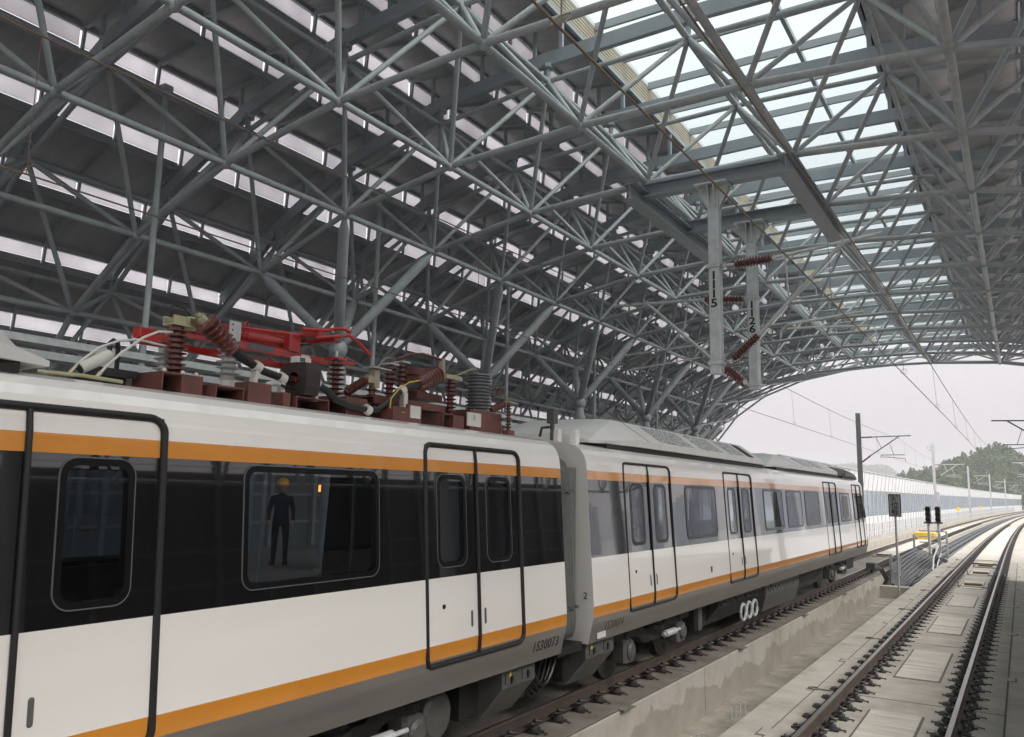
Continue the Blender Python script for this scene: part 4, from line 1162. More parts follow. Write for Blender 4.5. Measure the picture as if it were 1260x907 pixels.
# ================================================================ OVERHEAD LINE
def ibeam(mb, A, B, h, w, m, tw=.012, tf=.016):
    A, B = Vector(A), Vector(B); d = (B-A).normalized(); s_ = d.cross(Vector((0, 0, 1))).normalized(); u_ = Vector((0, 0, 1))
    P = [(-w/2, -h/2), (w/2, -h/2), (w/2, -h/2+tf), (tw/2, -h/2+tf), (tw/2, h/2-tf), (w/2, h/2-tf), (w/2, h/2), (-w/2, h/2), (-w/2, h/2-tf), (-tw/2, h/2-tf), (-tw/2, -h/2+tf), (-w/2, -h/2+tf)]
    mb.grid([[A+s_*a+u_*c for a, c in P], [B+s_*a+u_*c for a, c in P]], m)
hf = thing('support_frame', 'grey steel beam frame hung under the roof carrying two posts', 'steel frame', (-4.2, 14.4, 8))
for x, y0, y1 in ((-2.87, 12.65, 17.2), (-5.54, 12.65, 17.2)):
    b = MB(); ibeam(b, (x, y0, 8.02), (x, y1, 8.02), .30, .26, beamg); b.build('long_beam', hf)
for y in (13.25, 15.55):
    b = MB(); ibeam(b, (-5.52, y, 8.19), (-2.89, y, 8.19), .24, .22, beamg); b.build('cross_beam', hf)
b = MB()
for x in (-2.87, -5.54):
    for y in (13.336, 16.036): b.box(x-.05, x+.05, y-.05, y+.05, 8.17, 8.34, beamg)
b.build('hangers', hf)
def hang_post(y, num, lab):
    t = thing('hanging_post', lab, 'post', (-4.2, y, 4.76), 'galvanised posts hanging between the tracks')
    b = MB(); w = .095
    b.bbox(-4.2-w, -4.2+w, y-w, y+w, 4.76, 8.02, galv, .012); b.build('post', t)
    b = MB()
    for dx in (-1, 1):
        for dy in (-1, 1):
            b.grid([[(-4.2+dx*w, y+dy*.05-.006, 7.62), (-4.2+dx*w, y+dy*.05+.006, 7.62), (-4.2+dx*w, y+dy*.05+.006, 8.02), (-4.2+dx*w, y+dy*.05-.006, 8.02)],
                    [(-4.2+dx*(w+.16), y+dy*.05-.006, 7.93), (-4.2+dx*(w+.16), y+dy*.05+.006, 7.93), (-4.2+dx*(w+.16), y+dy*.05+.006, 8.02), (-4.2+dx*(w+.16), y+dy*.05-.006, 8.02)]], galv)
            b.grid([[(-4.2+dx*.05-.006, y+dy*w, 7.62), (-4.2+dx*.05+.006, y+dy*w, 7.62), (-4.2+dx*.05+.006, y+dy*w, 8.02), (-4.2+dx*.05-.006, y+dy*w, 8.02)],
                    [(-4.2+dx*.05-.006, y+dy*(w+.14), 7.93), (-4.2+dx*.05+.006, y+dy*(w+.14), 7.93), (-4.2+dx*.05+.006, y+dy*(w+.14), 8.02), (-4.2+dx*.05-.006, y+dy*(w+.14), 8.02)]], galv)
    b.build('gusset', t)
    b = MB(); b.box(-4.2-.28, -4.2+.28, y-.25, y+.25, 8.022, 8.048, galv); b.box(-4.2-.28, -4.2+.28, y-.25, y+.25, 8.052, 8.068, beamg); b.build('head_plate', t)
    z0 = 6.5 if num == '1115' else 6.47
    b = MB(); b.box(-4.265, -4.135, y-w-.003, y-w-.0005, z0-.66, z0+.06, platew); np_ = b.build('number_plate', t)
    for k, ch in enumerate(num):
        me = text_mesh(ch, .198, inkm, extrude=.0015, bold=.005)
        place('digit', me, (-4.2, y-w-.0065, z0-.07-.16*k), np_, rot=QFRONT, scale=(1.25, 1, 1))
    return t
p1 = hang_post(13.2, '1115', 'nearer galvanised hanging post numbered 1115')
p2 = hang_post(15.5, '1126', 'farther galvanised hanging post numbered 1126')
def clamp_ring(mb, c, m=alu): mb.cbox(c, (.05, .06, .075), m)
def cantilever(y, px, sg, lab, X):
    """X: dict of offsets; sg=+1 towards +x"""
    t = thing('cantilever', lab, 'cantilever', (px, y, 5), 'overhead line cantilevers in the station')
    for part, pts, r, m in X['tubes']:
        b = MB(); b.tube([(x, y, z) for x, z in pts], r, m, 10); b.build(part, t, smooth=.7)
    for a, c, n_, R in X['ins']:
        b = MB(); insulator(b, (a[0], y, a[1]), (c[0], y, c[1]), n_, R, R*.6, brown, 16); b.build('insulator', t, smooth=.5)
    for x, z in X['clamps']:
        b = MB(); clamp_ring(b, (x, y, z)); b.build('clamp', t)
    for z in X['bands']:
        b = MB(); b.box(px-.115, px+.115, y-.115, y+.115, z-.03, z+.03, alu); b.build('post_band', t)
    return t
cantilever(13.2, -4.2, 1, 'pipe cantilever with brown insulators reaching right from post 1115', dict(
    tubes=[('top_tube', [(-3.25, 6.63), (-1.58, 6.80)], .032, alu), ('strut_tube', [(-3.51, 5.36), (-2.15, 6.74)], .036, alu), ('brace', [(-3.04, 6.62), (-3.0, 5.92)], .014, alu),
           ('link', [(-4.06, 6.61), (-3.86, 6.61)], .025, alu), ('registration_tube', [(-3.02, 5.50), (-1.9, 5.60)], .022, alu), ('registration_drop', [(-3.15, 5.30), (-3.14, 5.42), (-3.02, 5.50)], .018, alu),
           ('steady_arm', [(-3.05, 5.43), (-2.6, 5.42), (-1.75, 5.36)], .016, whitepl), ('steady_drop', [(-1.75, 5.36), (-1.68, 4.95)], .008, alu), ('tie', [(-2.6, 5.54), (-2.2, 6.68)], .006, alu)],
    ins=[((-3.86, 6.61), (-3.25, 6.63), 11, .092), ((-3.92, 5.0), (-3.51, 5.36), 10, .088), ((-4.04, 4.86), (-3.78, 4.62), 6, .075)],
    clamps=[(-3.2, 6.635), (-2.15, 6.745), (-3.04, 6.65), (-3.47, 5.40), (-2.0, 6.76), (-3.96, 4.96), (-4.03, 6.61), (-3.74, 4.6)], bands=[6.61, 4.94]))
cantilever(15.5, -4.2, -1, 'pipe cantilever with a brown insulator reaching left from post 1126', dict(
    tubes=[('top_tube', [(-7.15, 6.70), (-5.15, 6.63)], .032, alu), ('strut_tube', [(-4.85, 5.24), (-6.4, 6.68)], .034, alu), ('brace', [(-5.5, 6.62), (-5.62, 5.98)], .012, alu), ('link', [(-4.38, 6.56), (-4.25, 6.55)], .025, alu),
           ('registration_tube', [(-6.9, 5.62), (-5.35, 5.72)], .02, alu), ('registration_drop', [(-5.35, 5.72), (-5.2, 5.62), (-5.2, 5.45)], .018, alu), ('steady_arm', [(-6.8, 5.30), (-5.3, 5.46)], .016, whitepl)],
    ins=[((-5.15, 6.63), (-4.38, 6.56), 11, .088), ((-4.85, 5.24), (-4.38, 4.86), 8, .08)], clamps=[(-5.2, 6.63), (-6.4, 6.68), (-6.6, 6.69), (-4.32, 6.55), (-4.9, 5.28)], bands=[6.56, 4.86]))

# wires: messenger and contact wire per track, droppers between them
def wire_run(xc, yA, supports, lab, zc, zm, group):
    t = thing('overhead_wire', lab, 'wire', (xc, yA, zc), group)
    ys = [yA]
    while ys[-1] < 260: ys.append(ys[-1]+2.4)
    def sag(y):
        for a, c in zip(supports, supports[1:]):
            if a <= y <= c:
                f = (y-a)/(c-a); L = c-a
                return -.45*4*f*(1-f)*min(1, (L/48)**2)
        return 0
    def stag(y):
        return .18*math.sin(y/24.)
    b = MB(); b.tube([(xc+shift(y)+stag(y), y, zc) for y in ys], .0075, wire, 5); b.build('contact_wire', t)
    b = MB(); b.tube([(xc+shift(y)+stag(y)*.6, y, zm+sag(y)) for y in ys], .0085, wire, 5); b.build('messenger_wire', t)
    for y in [q for q in range(int(yA)+5, 140, 6)]:
        b = MB(); b.tube([(xc+shift(y)+stag(y), y, zc), (xc+shift(y)+stag(y)*.8, y, (zc+zm+sag(y))/2), (xc+shift(y)+stag(y)*.6, y, zm+sag(y))], .004, wire, 4)
        b.tube([(xc+shift(y)+stag(y)+.05*math.sin(a), y+.04*math.cos(a), zc+.05+.05*math.cos(a)) for a in [k*.8 for k in range(9)]], .003, wire, 4)
        b.build('dropper', t)
wire_run(TRK_L, -20, [-20, 15.5, 54, 101, 149, 197, 245, 293], 'brown contact and messenger wires above the train', 5.05, 6.40, 'overhead wires along the tracks')
wire_run(TRK_R, -20, [-20, 13.2, 56, 103, 151, 199, 247, 295], 'brown contact and messenger wires above the empty track', 4.84, 6.02, 'overhead wires along the tracks')

def mast(x, y, sg, h, m, lab, grp='overhead line masts beyond the station', big=1., detail=True):
    x += shift(y)
    t = thing('line_mast', lab, 'mast', (x, y, -1.06), grp)
    b = MB(); ibeam_v = [(-.14, -.14), (.14, -.14), (.14, -.11), (.02, -.11), (.02, .11), (.14, .11), (.14, .14), (-.14, .14), (-.14, .11), (-.02, .11), (-.02, -.11), (-.14, -.11)]
    b.grid([[(x+p, y+q, -1.06) for p, q in ibeam_v], [(x+p*.9, y+q*.9, h) for p, q in ibeam_v]], m); b.build('pole', t)
    c = masthd if m is masthd else alu
    R = 2.2+.35
    b = MB(); b.tube([(x+sg*.15, y, 6.55), (x+sg*.8, y, 6.57)], .05, brown, 8); b.tube([(x+sg*.15, y, 5.0), (x+sg*.65, y, 5.4)], .05, brown, 8); b.build('insulator', t)
    b = MB(); b.tube([(x+sg*.8, y, 6.57), (x+sg*3.0, y, 6.62)], .035, c, 8); b.build('top_tube', t)
    b = MB(); b.tube([(x+sg*.65, y, 5.4), (x+sg*2.35, y, 6.6)], .035, c, 8); b.build('strut_tube', t)
    b = MB(); b.tube([(x+sg*1.0, y, 6.57), (x+sg*1.3, y, 5.85)], .02, c, 6); b.build('brace', t); b = MB(); b.tube([(x+sg*2.0, y, 5.42), (x+sg*1.75, y, 6.17)], .015, c, 6); b.build('brace', t)
    b = MB(); b.tube([(x+sg*1.25, y, 5.25), (x+sg*1.25, y, 5.4), (x+sg*1.4, y, 5.44), (x+sg*2.6, y, 5.44)], .025, c, 8); b.tube([(x+sg*1.3, y, 5.33), (x+sg*2.6, y, 5.22), (x+sg*2.65, y, 5.06)], .02, c, 8); b.build('steady_arm', t)
    return t
lm = ['dark overhead line mast behind the nose of the train', 'galvanised overhead line mast with top transformer gear beside the signals', 'white overhead line mast beyond the signals, nearest of three', 'white overhead line mast, middle of the three far ones', 'white overhead line mast, farthest and rightmost']
for k, (y, m) in enumerate(((55.5, masthd), (102, steelw), (149, steelw), (194, steelw), (236, steelw))):
    t = mast(-8.6, y, 1, 8.1 if k != 1 else 8.9, m, lm[k])
    if k == 1:
        x = -8.6+shift(y)
        b = MB(); b.cbox((x, y, 8.3), (.45, .3, .55), steelw); b.tube([(x-.2, y, 8.0), (x-.55, y, 8.4), (x-.55, y, 8.6)], .05, steelw, 6); b.box(x-.6, x+.2, y-.04, y+.04, 8.58, 8.64, steelw); b.build('top_gear', t)
        b = MB(); b.box(x+.12, x+.42, y-.2, y-.16, 2.6, 3.6, steelw); np_ = b.build('number_plate', t)
mast(1.95, 46, -1, 8.1, masthd, 'dark mast right of the empty track, only its cantilever in view')
for k in range(3): mast(1.95, 98+48*k, -1, 8.1, steelw, 'pale overhead line mast right of the empty track, %s of three' % ordn[k])

# ================================================================ BEYOND THE STATION
# noise barrier: posts, white lower boards, clear middle, white top
nb_ = thing('noise_barrier', 'long white noise barrier with clear middle panels left of the tracks', 'barrier', (-9.6, 60, -1))
XB = -9.55
kk = 0
y = 38.0
while y < 300:
    L = 2.0 if y < 200 else 4.0
    y1 = y+L
    def bpanel(name, z0, z1, m, x0=0., x1=.05, top=0.):
        b = MB(); b.grid([[(XB+shift(yy)+x0, yy, z0), (XB+shift(yy)+x1, yy, z0), (XB+shift(yy)+x1+top, yy, z1), (XB+shift(yy)+x0+top, yy, z1)] for yy in (y+.06, y1-.06)], m)
        b.build(name, nb_)
    bpanel('lower_board', -.9, 1.45, barw)
    bpanel('clear_panel', 1.5, 3.25, barglass, .01, .03)
    bpanel('top_board', 3.3, 4.55, barw, 0, .05, .18)
    b = MB(); xx = XB+shift(y)
    b.grid([[(xx-.05, y-.05, -1.05), (xx+.09, y-.05, -1.05), (xx+.09, y+.05, -1.05), (xx-.05, y+.05, -1.05)], [(xx-.05, y-.05, 3.3), (xx+.09, y-.05, 3.3), (xx+.09, y+.05, 3.3), (xx-.05, y+.05, 3.3)], [(xx+.1, y-.05, 4.6), (xx+.25, y-.05, 4.6), (xx+.25, y+.05, 4.6), (xx+.1, y+.05, 4.6)]], steelw)
    b.build('post', nb_)
    y = y1
b = MB(); sweep(b, [(XB+.15, 4.58), (XB+.32, 4.58), (XB+.32, 4.64), (XB+.15, 4.64)], 38, 300, steelw); b.build('top_rail', nb_)
b = MB(); sweep(b, [(-9.5, -1.06), (-8.35, -1.06), (-8.35, .02), (-9.5, .02)], 38, 300, conc); struct(b.build('walkway', center=False), 'pale concrete walkway in front of the noise barrier')
# walkway railing
rl = thing('walkway_railing', 'slim white railing along the walkway in front of the noise barrier', 'railing', (-8.5, 60, 0))
for z in (.55, 1.12):
    b = MB(); ys = yrange(38, 300, 5.); b.tube([(-8.45+shift(yy), yy, z) for yy in ys], .03, steelw, 6); b.build('rail_tube', rl)
y = 38.2; cnt = 0; rest = MB(); base = None
pb = MB(); pb.tube([(0, 0, .02), (0, 0, 1.12)], .022, steelw, 6)
while y < 260:
    if cnt < 190:
        if base is None: base = pb.build('baluster', rl); base.location = (-8.45+shift(y), y, .02)
        else: place('baluster', base.data, (-8.45+shift(y), y, .02), rl)
    else: rest.tube([(-8.45+shift(y), y, .02), (-8.45+shift(y), y, 1.12)], .022, steelw, 5)
    y += .75; cnt += 1
o = rest.build('distant_balusters', rl); o['kind'] = 'stuff'
# yellow round markers on the railing
for k, (y, lab) in enumerate(((126, 'small orange-yellow disc on the walkway railing, nearer of two'), (166, 'small orange-yellow disc on the walkway railing, farther of two'))):
    x = -8.35+shift(y); b = MB(); b.lathe((x, y, 1.55), (x+.05, y-.05, 1.55), [(0, .28), (1, .28)], yellow, 14); b.box(x-.03, x, y, y+.03, .02, 1.4, steelw)
    tag(b.build('marker_disc'), lab, 'marker', 'discs on the railing')

# pair of colour-light signals
def signal(x, y, lab):
    t = thing('signal_light', lab, 'signal', (x, y, -1.06), 'pair of signals between the tracks')
    b = MB(); b.lathe((x, y, -1.06), (x, y, 1.45), [(0, .075), (1, .075)], steelw, 10); b.build('pole', t, smooth=.6)
    b = MB(); b.box(x-.22, x+.22, y-.22, y+.16, 1.45, 1.53, mat('signal_base', (.07, .09, .13), .5) if 'signal_base' not in MATS else MATS['signal_base']); b.build('base', t)
    b = MB(); b.bbox(x-.13, x+.13, y-.02, y+.12, 1.53, 2.38, clip, .03); b.build('backplate', t)
    for k in range(3):
        z = 1.68+.28*k
        b = MB(); b.lathe((x, y-.02, z), (x, y-.30, z-.01), [(0, .125), (.1, .135), (1, .135), (1, .125), (.15, .12)], clip, 14)
        b.build('lamp_hood', t, smooth=.5)
        b = MB(); b.lathe((x, y-.03, z), (x, y-.05, z), [(0, .11), (1, .08)], glass, 12); b.build('lens', t)
signal(-4.42, 50.3, 'left one of two black three-lamp signals on a grey pole')
signal(-3.98, 50.8, 'right one of two black three-lamp signals on a grey pole')
# stop marker sign
t = thing('stop_sign', 'tall narrow grey sign with three black Chinese characters on a pole', 'sign', (-4.2, 34.9, -1.06))
b = MB(); b.lathe((-4.2, 34.9, -1.06), (-4.2, 34.9, 2.08), [(0, .04), (1, .04)], signg, 10); b.build('pole', t, smooth=.6)
b = MB(); b.bbox(-4.42, -3.98, 34.86, 34.90, 2.07, 2.93, signg, .008); brd = b.build('board', t)
b = MB()
for z0, z1, x0, x1 in ((2.07, 2.10, -4.42, -3.98), (2.90, 2.93, -4.42, -3.98), (2.10, 2.90, -4.42, -4.39), (2.10, 2.90, -4.01, -3.98)): b.box(x0, x1, 34.852, 34.858, z0, z1, inkm)
b.build('border', brd)
for k, ch in enumerate('对位标'):
    place('character', text_mesh(ch, .275, inkm, extrude=.002, bold=.005), (-4.2, 34.855, 2.76-.265*k), brd, rot=QFRONT, scale=(1, 1, 1))
rackm = mat('rack_grey', (.13, .14, .145), .6, col2=(.08, .085, .09), nscale=5)
# cable tray ramp between the tracks, with ladder rack
ct = thing('cable_rack', 'grey cable tray rack rising between the tracks beside the sign', 'cable rack', (-4.3, 44, -1.06))
for j in range(9):
    b = MB(); x = -5.0+j*.14; z = .62-.10*j if j > 1 else .66
    P = [(-4.7+j*.02, 37.2, -.72-.03*j), (x, 39.5, -.15-.06*j), (x+.05, 43, .05-.07*j), (x+.05, 49, .1-.07*j)]
    b.grid([[(p[0]-.055, p[1], p[2]), (p[0]+.055, p[1], p[2]), (p[0]+.055, p[1], p[2]+.05), (p[0]-.055, p[1], p[2]+.05)] for p in P], rackm); b.build('tray_rail', ct)
for k in range(22):
    y = 38.5+k*.55
    b = MB(); z = interp([(38, -.6), (39.5, -.1), (43, .12), (60, .17)], y); b.grid([[(-5.05, y, z), (-5.05, y+.05, z), (-5.05, y+.05, z+.03), (-5.05, y, z+.03)], [(-3.85, y, z-.55), (-3.85, y+.05, z-.55), (-3.85, y+.05, z-.52), (-3.85, y, z-.52)]], rackm); b.build('tray_rung', ct)
for (x, y, z) in ((-4.95, 38.9, .42), (-4.62, 38.7, .42), (-3.62, 46.5, 1.05), (-5.05, 49, .9), (-3.62, 50.8, 1.05)):
    b = MB(); b.box(x-.05, x+.05, y-.05, y+.05, -1.06, z, galv); b.build('rack_post', ct)
b = MB()
for z in (.1, .4, .7, 1.0):
    b = MB(); b.box(-4.95, -3.62, 50.55, 50.6, z, z+.06, galv); b.build('crossbar', ct)
    b = MB(); b.box(-4.9, -4.5, 38.6, 38.65, z-.75, z-.70, galv); b.build('crossbar', ct)
b = MB(); b.tube([(-3.45, 39.3, -.95), (-3.4, 39.5, -.2), (-3.6, 42.5, .15), (-3.68, 46.4, .5)], .035, steelw, 7); b.tube([(-3.35, 40.3, -.6), (-3.5, 43, -.2), (-3.6, 46.4, .1)], .03, steelw, 7); b.build('handrail', ct, smooth=.8)
b = MB()
for j in range(7): sweep(b, [(-5.0+.2*j, -.55-.02*j), (-4.9+.2*j, -.55-.02*j), (-4.9+.2*j, -.47-.02*j), (-5.0+.2*j, -.47-.02*j)], 51, 260, rackm, 8)
for j in range(4): sweep(b, [(-4.95+.4*j, -1.0), (-4.9+.4*j, -1.0), (-4.9+.4*j, -.45), (-4.95+.4*j, -.45)], 51, 260, rackm, 8)
tag(b.build('cable_trough', center=False), 'bundle of grey cable trays running along between the curving tracks', 'cable tray')
# loose black cables
for P, lab in (([(-5.3, 36.2, .0), (-5.05, 36.4, -.1), (-4.85, 36.5, -.5), (-5.1, 36.4, -.9), (-4.8, 36.2, -.95), (-4.3, 36.9, -.9), (-4.0, 38.6, -.5)], 'thick black cables looping down behind the sign pole'),
               ([(-3.9, 45.6, .3), (-3.75, 45.4, -.25), (-3.5, 45.0, -.38), (-3.3, 44.8, -.2), (-3.55, 44.6, -.05), (-3.8, 44.9, -.2), (-3.6, 45.0, -.45)], 'coil of black cable on the cable rack'),
               ([(-3.7, 40.2, -.45), (-3.45, 39.6, -.75), (-3.2, 39.5, -.8), (-2.95, 41, -.3), (-2.6, 44.5, -.2)], 'black cable dropping from the rack toward the right rail'),
               ([(-2.3, 44.6, -.17), (-1.9, 44.2, -.15), (-1.3, 44.1, -.15), (-1.0, 44.2, -.15)], 'black cable lying across the empty track')):
    b = MB()
    pts = []
    for a, c in zip(P, P[1:]):
        for f in (0, .34, .67): pts.append(tuple(a[i]+(c[i]-a[i])*f for i in range(3)))
    pts.append(P[-1])
    for e in ((0, .09, .17) if 'thick' in lab or 'coil' in lab else (0,)): b.tube([(p[0]+e*.4, p[1]+e, p[2]+e*.3) for p in pts], .035, cablem, 7)
    tag(b.build('black_cable', smooth=.9), lab, 'cable', 'loose black cables')
b = MB(); b.bbox(-5.45, -5.1, 35.6, 36.1, -.02, .22, ugrey, .03); b.box(-5.3, -5.24, 35.8, 35.86, -.24, -.02, ugrey)
tag(b.build('trackside_box'), 'small grey trackside box on a leg at the end of the ledge', 'box')
b = MB(); b.bbox(-7.0, -5.65, 68.5, 70.3, -.19, .32, yellow, .04)
tag(b.build('yellow_block'), 'bright yellow block lying between the rails beyond the train', 'block')
# beacons between the rails
for k, (x, y) in enumerate(((-1.62, 33.0), (-1.6, 38.4), (-1.58, 42.8))):
    t = thing('track_beacon', 'brown bar beacon on a bracket between the rails, %s of three' % ordn[k], 'beacon', (x, y, -.22), 'beacons between the rails')
    b = MB(); b.lathe((x-.28, y, -.12), (x+.28, y, -.12), [(0, .035), (.02, .045), (.98, .045), (1, .035)], mat('beacon_brown', (.17, .095, .022), .5) if 'beacon_brown' not in MATS else MATS['beacon_brown'], 10); b.build('bar', t, smooth=.6)
    b = MB(); b.box(x-.5, x+.5, y-.04, y+.04, -.222, -.19, masthd)
    for s in (-1, 1): b.box(x+s*.46-.015, x+s*.46+.015, y-.03, y+.03, -.19, -.06, masthd)
    b.build('bracket', t)
t = thing('track_beacon', 'small brown beacon between the rails in front of the train nose', 'beacon', (-6.3, 46.5, -.22), 'beacons between the rails')
b = MB(); b.lathe((-6.6, 46.5, -.12), (-6.0, 46.5, -.12), [(0, .035), (.02, .045), (.98, .045), (1, .035)], MATS['beacon_brown'], 10); b.build('bar', t); b = MB(); b.box(-6.8, -5.8, 46.4, 46.6, -.222, -.19, masthd); b.build('bracket', t)
# cast-in bolts standing in the drain channel
for k, (y, lab) in enumerate(((12.35, 'short steel bolt standing in the drain channel, nearer cluster'), (14.6, 'short steel bolt standing in the drain channel, farther cluster'))):
    for j in range(4):
        x, yy = -4.5+.03*j*(1 if j < 3 else 1.1), y-.02+.16*j
        b = MB(); b.lathe((x, yy, -1.06), (x, yy, -.86), [(0, .018), (.82, .018), (.82, .024 if j == 3 else .018), (1, .024 if j == 3 else .018)], galv, 8)
        tag(b.build('anchor_bolt', smooth=.6), lab, 'bolt', 'bolts of the %s cluster' % ('nearer' if k == 0 else 'farther'))
# cable trays running behind the train
for z, x, lab in ((4.44, -10.3, 'upper galvanised cable channel running behind the train roof'), (4.22, -10.0, 'lower galvanised cable channel running behind the train roof')):
    t = thing('cable_channel', lab, 'cable tray', (x, 12, z), 'cable channels behind the train')
    b = MB(); P = [(x-.14, z+.09), (x-.14, z), (x+.14, z), (x+.14, z+.09), (x+.13, z+.09), (x+.13, z+.012), (x-.13, z+.012), (x-.13, z+.09)]
    b.prism(P, -4, 36, galv); b.build('channel', t)
    b = MB()
    for y in range(-3, 36, 3): b.box(x-.2, x+.2, y-.04, y+.04, z-.06, z-.004, galv); b.box(x-.23, x-.19, y-.03, y+.03, 1.12, z+.1, beamg)
    b.build('bracket', t)
    b = MB()
    for y in range(0, 36, 3): b.box(x+.05, x+.12, y-.08, y+.08, z+.013, z+.14, ugrey)
    b.build('clip', t)

# hills, woods, skyline
CREST = [(-120, -6), (-60, -2), (-50, 6), (-45.5, 10.5), (-42.4, 12.5), (-37.7, 14.5), (-33.1, 14.5), (-30, 15.2), (-25.4, 17.9), (-19.4, 20.2), (-15, 21.2), (-12, 23.4), (-7.7, 24.7), (-3.6, 23.7), (-1, 21.4), (1.7, 20.7), (10, 19), (22, 4), (34, -13), (160, -13)]
def hillz(x, y):
    c = interp(CREST, x*380/max(y, 250))-4.5
    f = math.exp(-((y-385)/70.)**2)
    return -13+(c+13)*f
b = MB(); NX, NY = 56, 22
xsH = [-170+i*3.9 for i in range(NX)]; ysH = [270+j*11 for j in range(NY)]
R = [[(x, y, hillz(x, y)+.5*math.sin(x*.31)*math.cos(y*.23)) for x in xsH] for y in ysH]
b.grid(R, hillm, closed=False); struct(b.build('hill', center=False, smooth=3), 'wooded green hill beyond the noise barrier')
FARC = [(-420, 30), (-330, 52), (-242, 57), (-222, 54), (-204, 56), (-189, 53), (-179, 44), (-161, 34), (-120, 24), (200, 10)]
b = MB(); R = []
for y in [1250+25*j for j in range(22)]:
    R.append([(x, y, -13+(interp(FARC, x*1500/y)-4+13)*math.exp(-((y-1500)/140.)**2)) for x in [-520+20*i for i in range(40)]])
b.grid(R, hillm, closed=False); struct(b.build('hill', center=False, smooth=3), 'far hazy blue ridge beside the train nose')
def crown(mb, c, r, h, conif, m, nleaf, leaf):
    for k in range(nleaf):
        t = random.random()
        a = random.uniform(0, 2*PI)
        if conif:
            rad = r*(1-t)*random.uniform(.4, 1.05)+.15; z = h*(.12+.88*t)
        else:
            ph = math.acos(1-1.7*random.random()); rr = random.uniform(.65, 1.08)
            rad = r*math.sin(ph)*rr*(1+.25*math.sin(3*a+c[0])); z = h*.52+h*.48*math.cos(ph)*rr
        p = Vector((c[0]+rad*math.cos(a), c[1]+rad*math.sin(a), c[2]+z))
        s_ = leaf*random.uniform(.6, 1.3)
        q = Vector((random.gauss(0, 1), random.gauss(0, 1), random.gauss(0, 1))).normalized()
        u_ = q.orthogonal().normalized()*s_; w_ = q.cross(u_).normalized()*s_*.8
        mb.face([p-u_, p+w_*.8, p+u_, p-w_*.8], m)
rw = random.Random(5)
wood = MB(); i = 0
for i in range(900):
    y = rw.uniform(300, 398); x = rw.uniform(-52, 14)*y/380
    z = hillz(x, y)
    con = rw.random() < .4
    h = rw.uniform(5, 7.5) if con else rw.uniform(4, 6.2)
    crown(wood, (x, y, z-.5), rw.uniform(1.5, 2.1) if con else rw.uniform(2.0, 3.2), h, con, leaf1, 110, .42)
    wood.tube([(x, y, z-1), (x, y, z+h*.6)], .16, seam, 4)
struct(wood.build('wood', center=False), 'dense green wood covering the near hill', 'stuff')
wood = MB()
for i in range(420):
    y = rw.uniform(1380, 1520); x = rw.uniform(-275, -140)*y/1500
    z = -13+(interp(FARC, x*1500/y)-4+13)*math.exp(-((y-1500)/140.)**2)
    crown(wood, (x, y, z-2), rw.uniform(4, 7), rw.uniform(7, 11), rw.random() < .3, leaf2, 40, 2.0)
struct(wood.build('wood', center=False), 'far hazy wood on the blue ridge', 'stuff')
# tower blocks across the valley, mirrored in the far car's windows
towm = mat('tower_concrete', (.16, .20, .27), .7, col2=(.10, .13, .19), nscale=.35, stretch=(1, 1, .6))
for k in range(12):
    y = 900+rw.uniform(-60, 60); x = 150+k*26+rw.uniform(-6, 6); h = rw.choice((48, 62, 70, 55))
    t = thing('tower_block', 'pale distant tower block mirrored in the far car windows', 'building', (x, y, -13), 'tower blocks across the valley')
    b = MB(); b.box(x-8, x+8, y-7, y+7, -13, h-13, towm); b.box(x-9.5, x-8, y-4, y+4, -13, h-16, towm); b.box(x+8, x+9.5, y-4, y+4, -13, h-16, towm); b.build('wall', t)
    b = MB(); b.box(x-3, x+3, y-3, y+3, h-13, h-8, towm); b.box(x-8.2, x+8.2, y-7.2, y+7.2, h-13.6, h-12.4, towm) if False else None; b.build('roof_house', t)

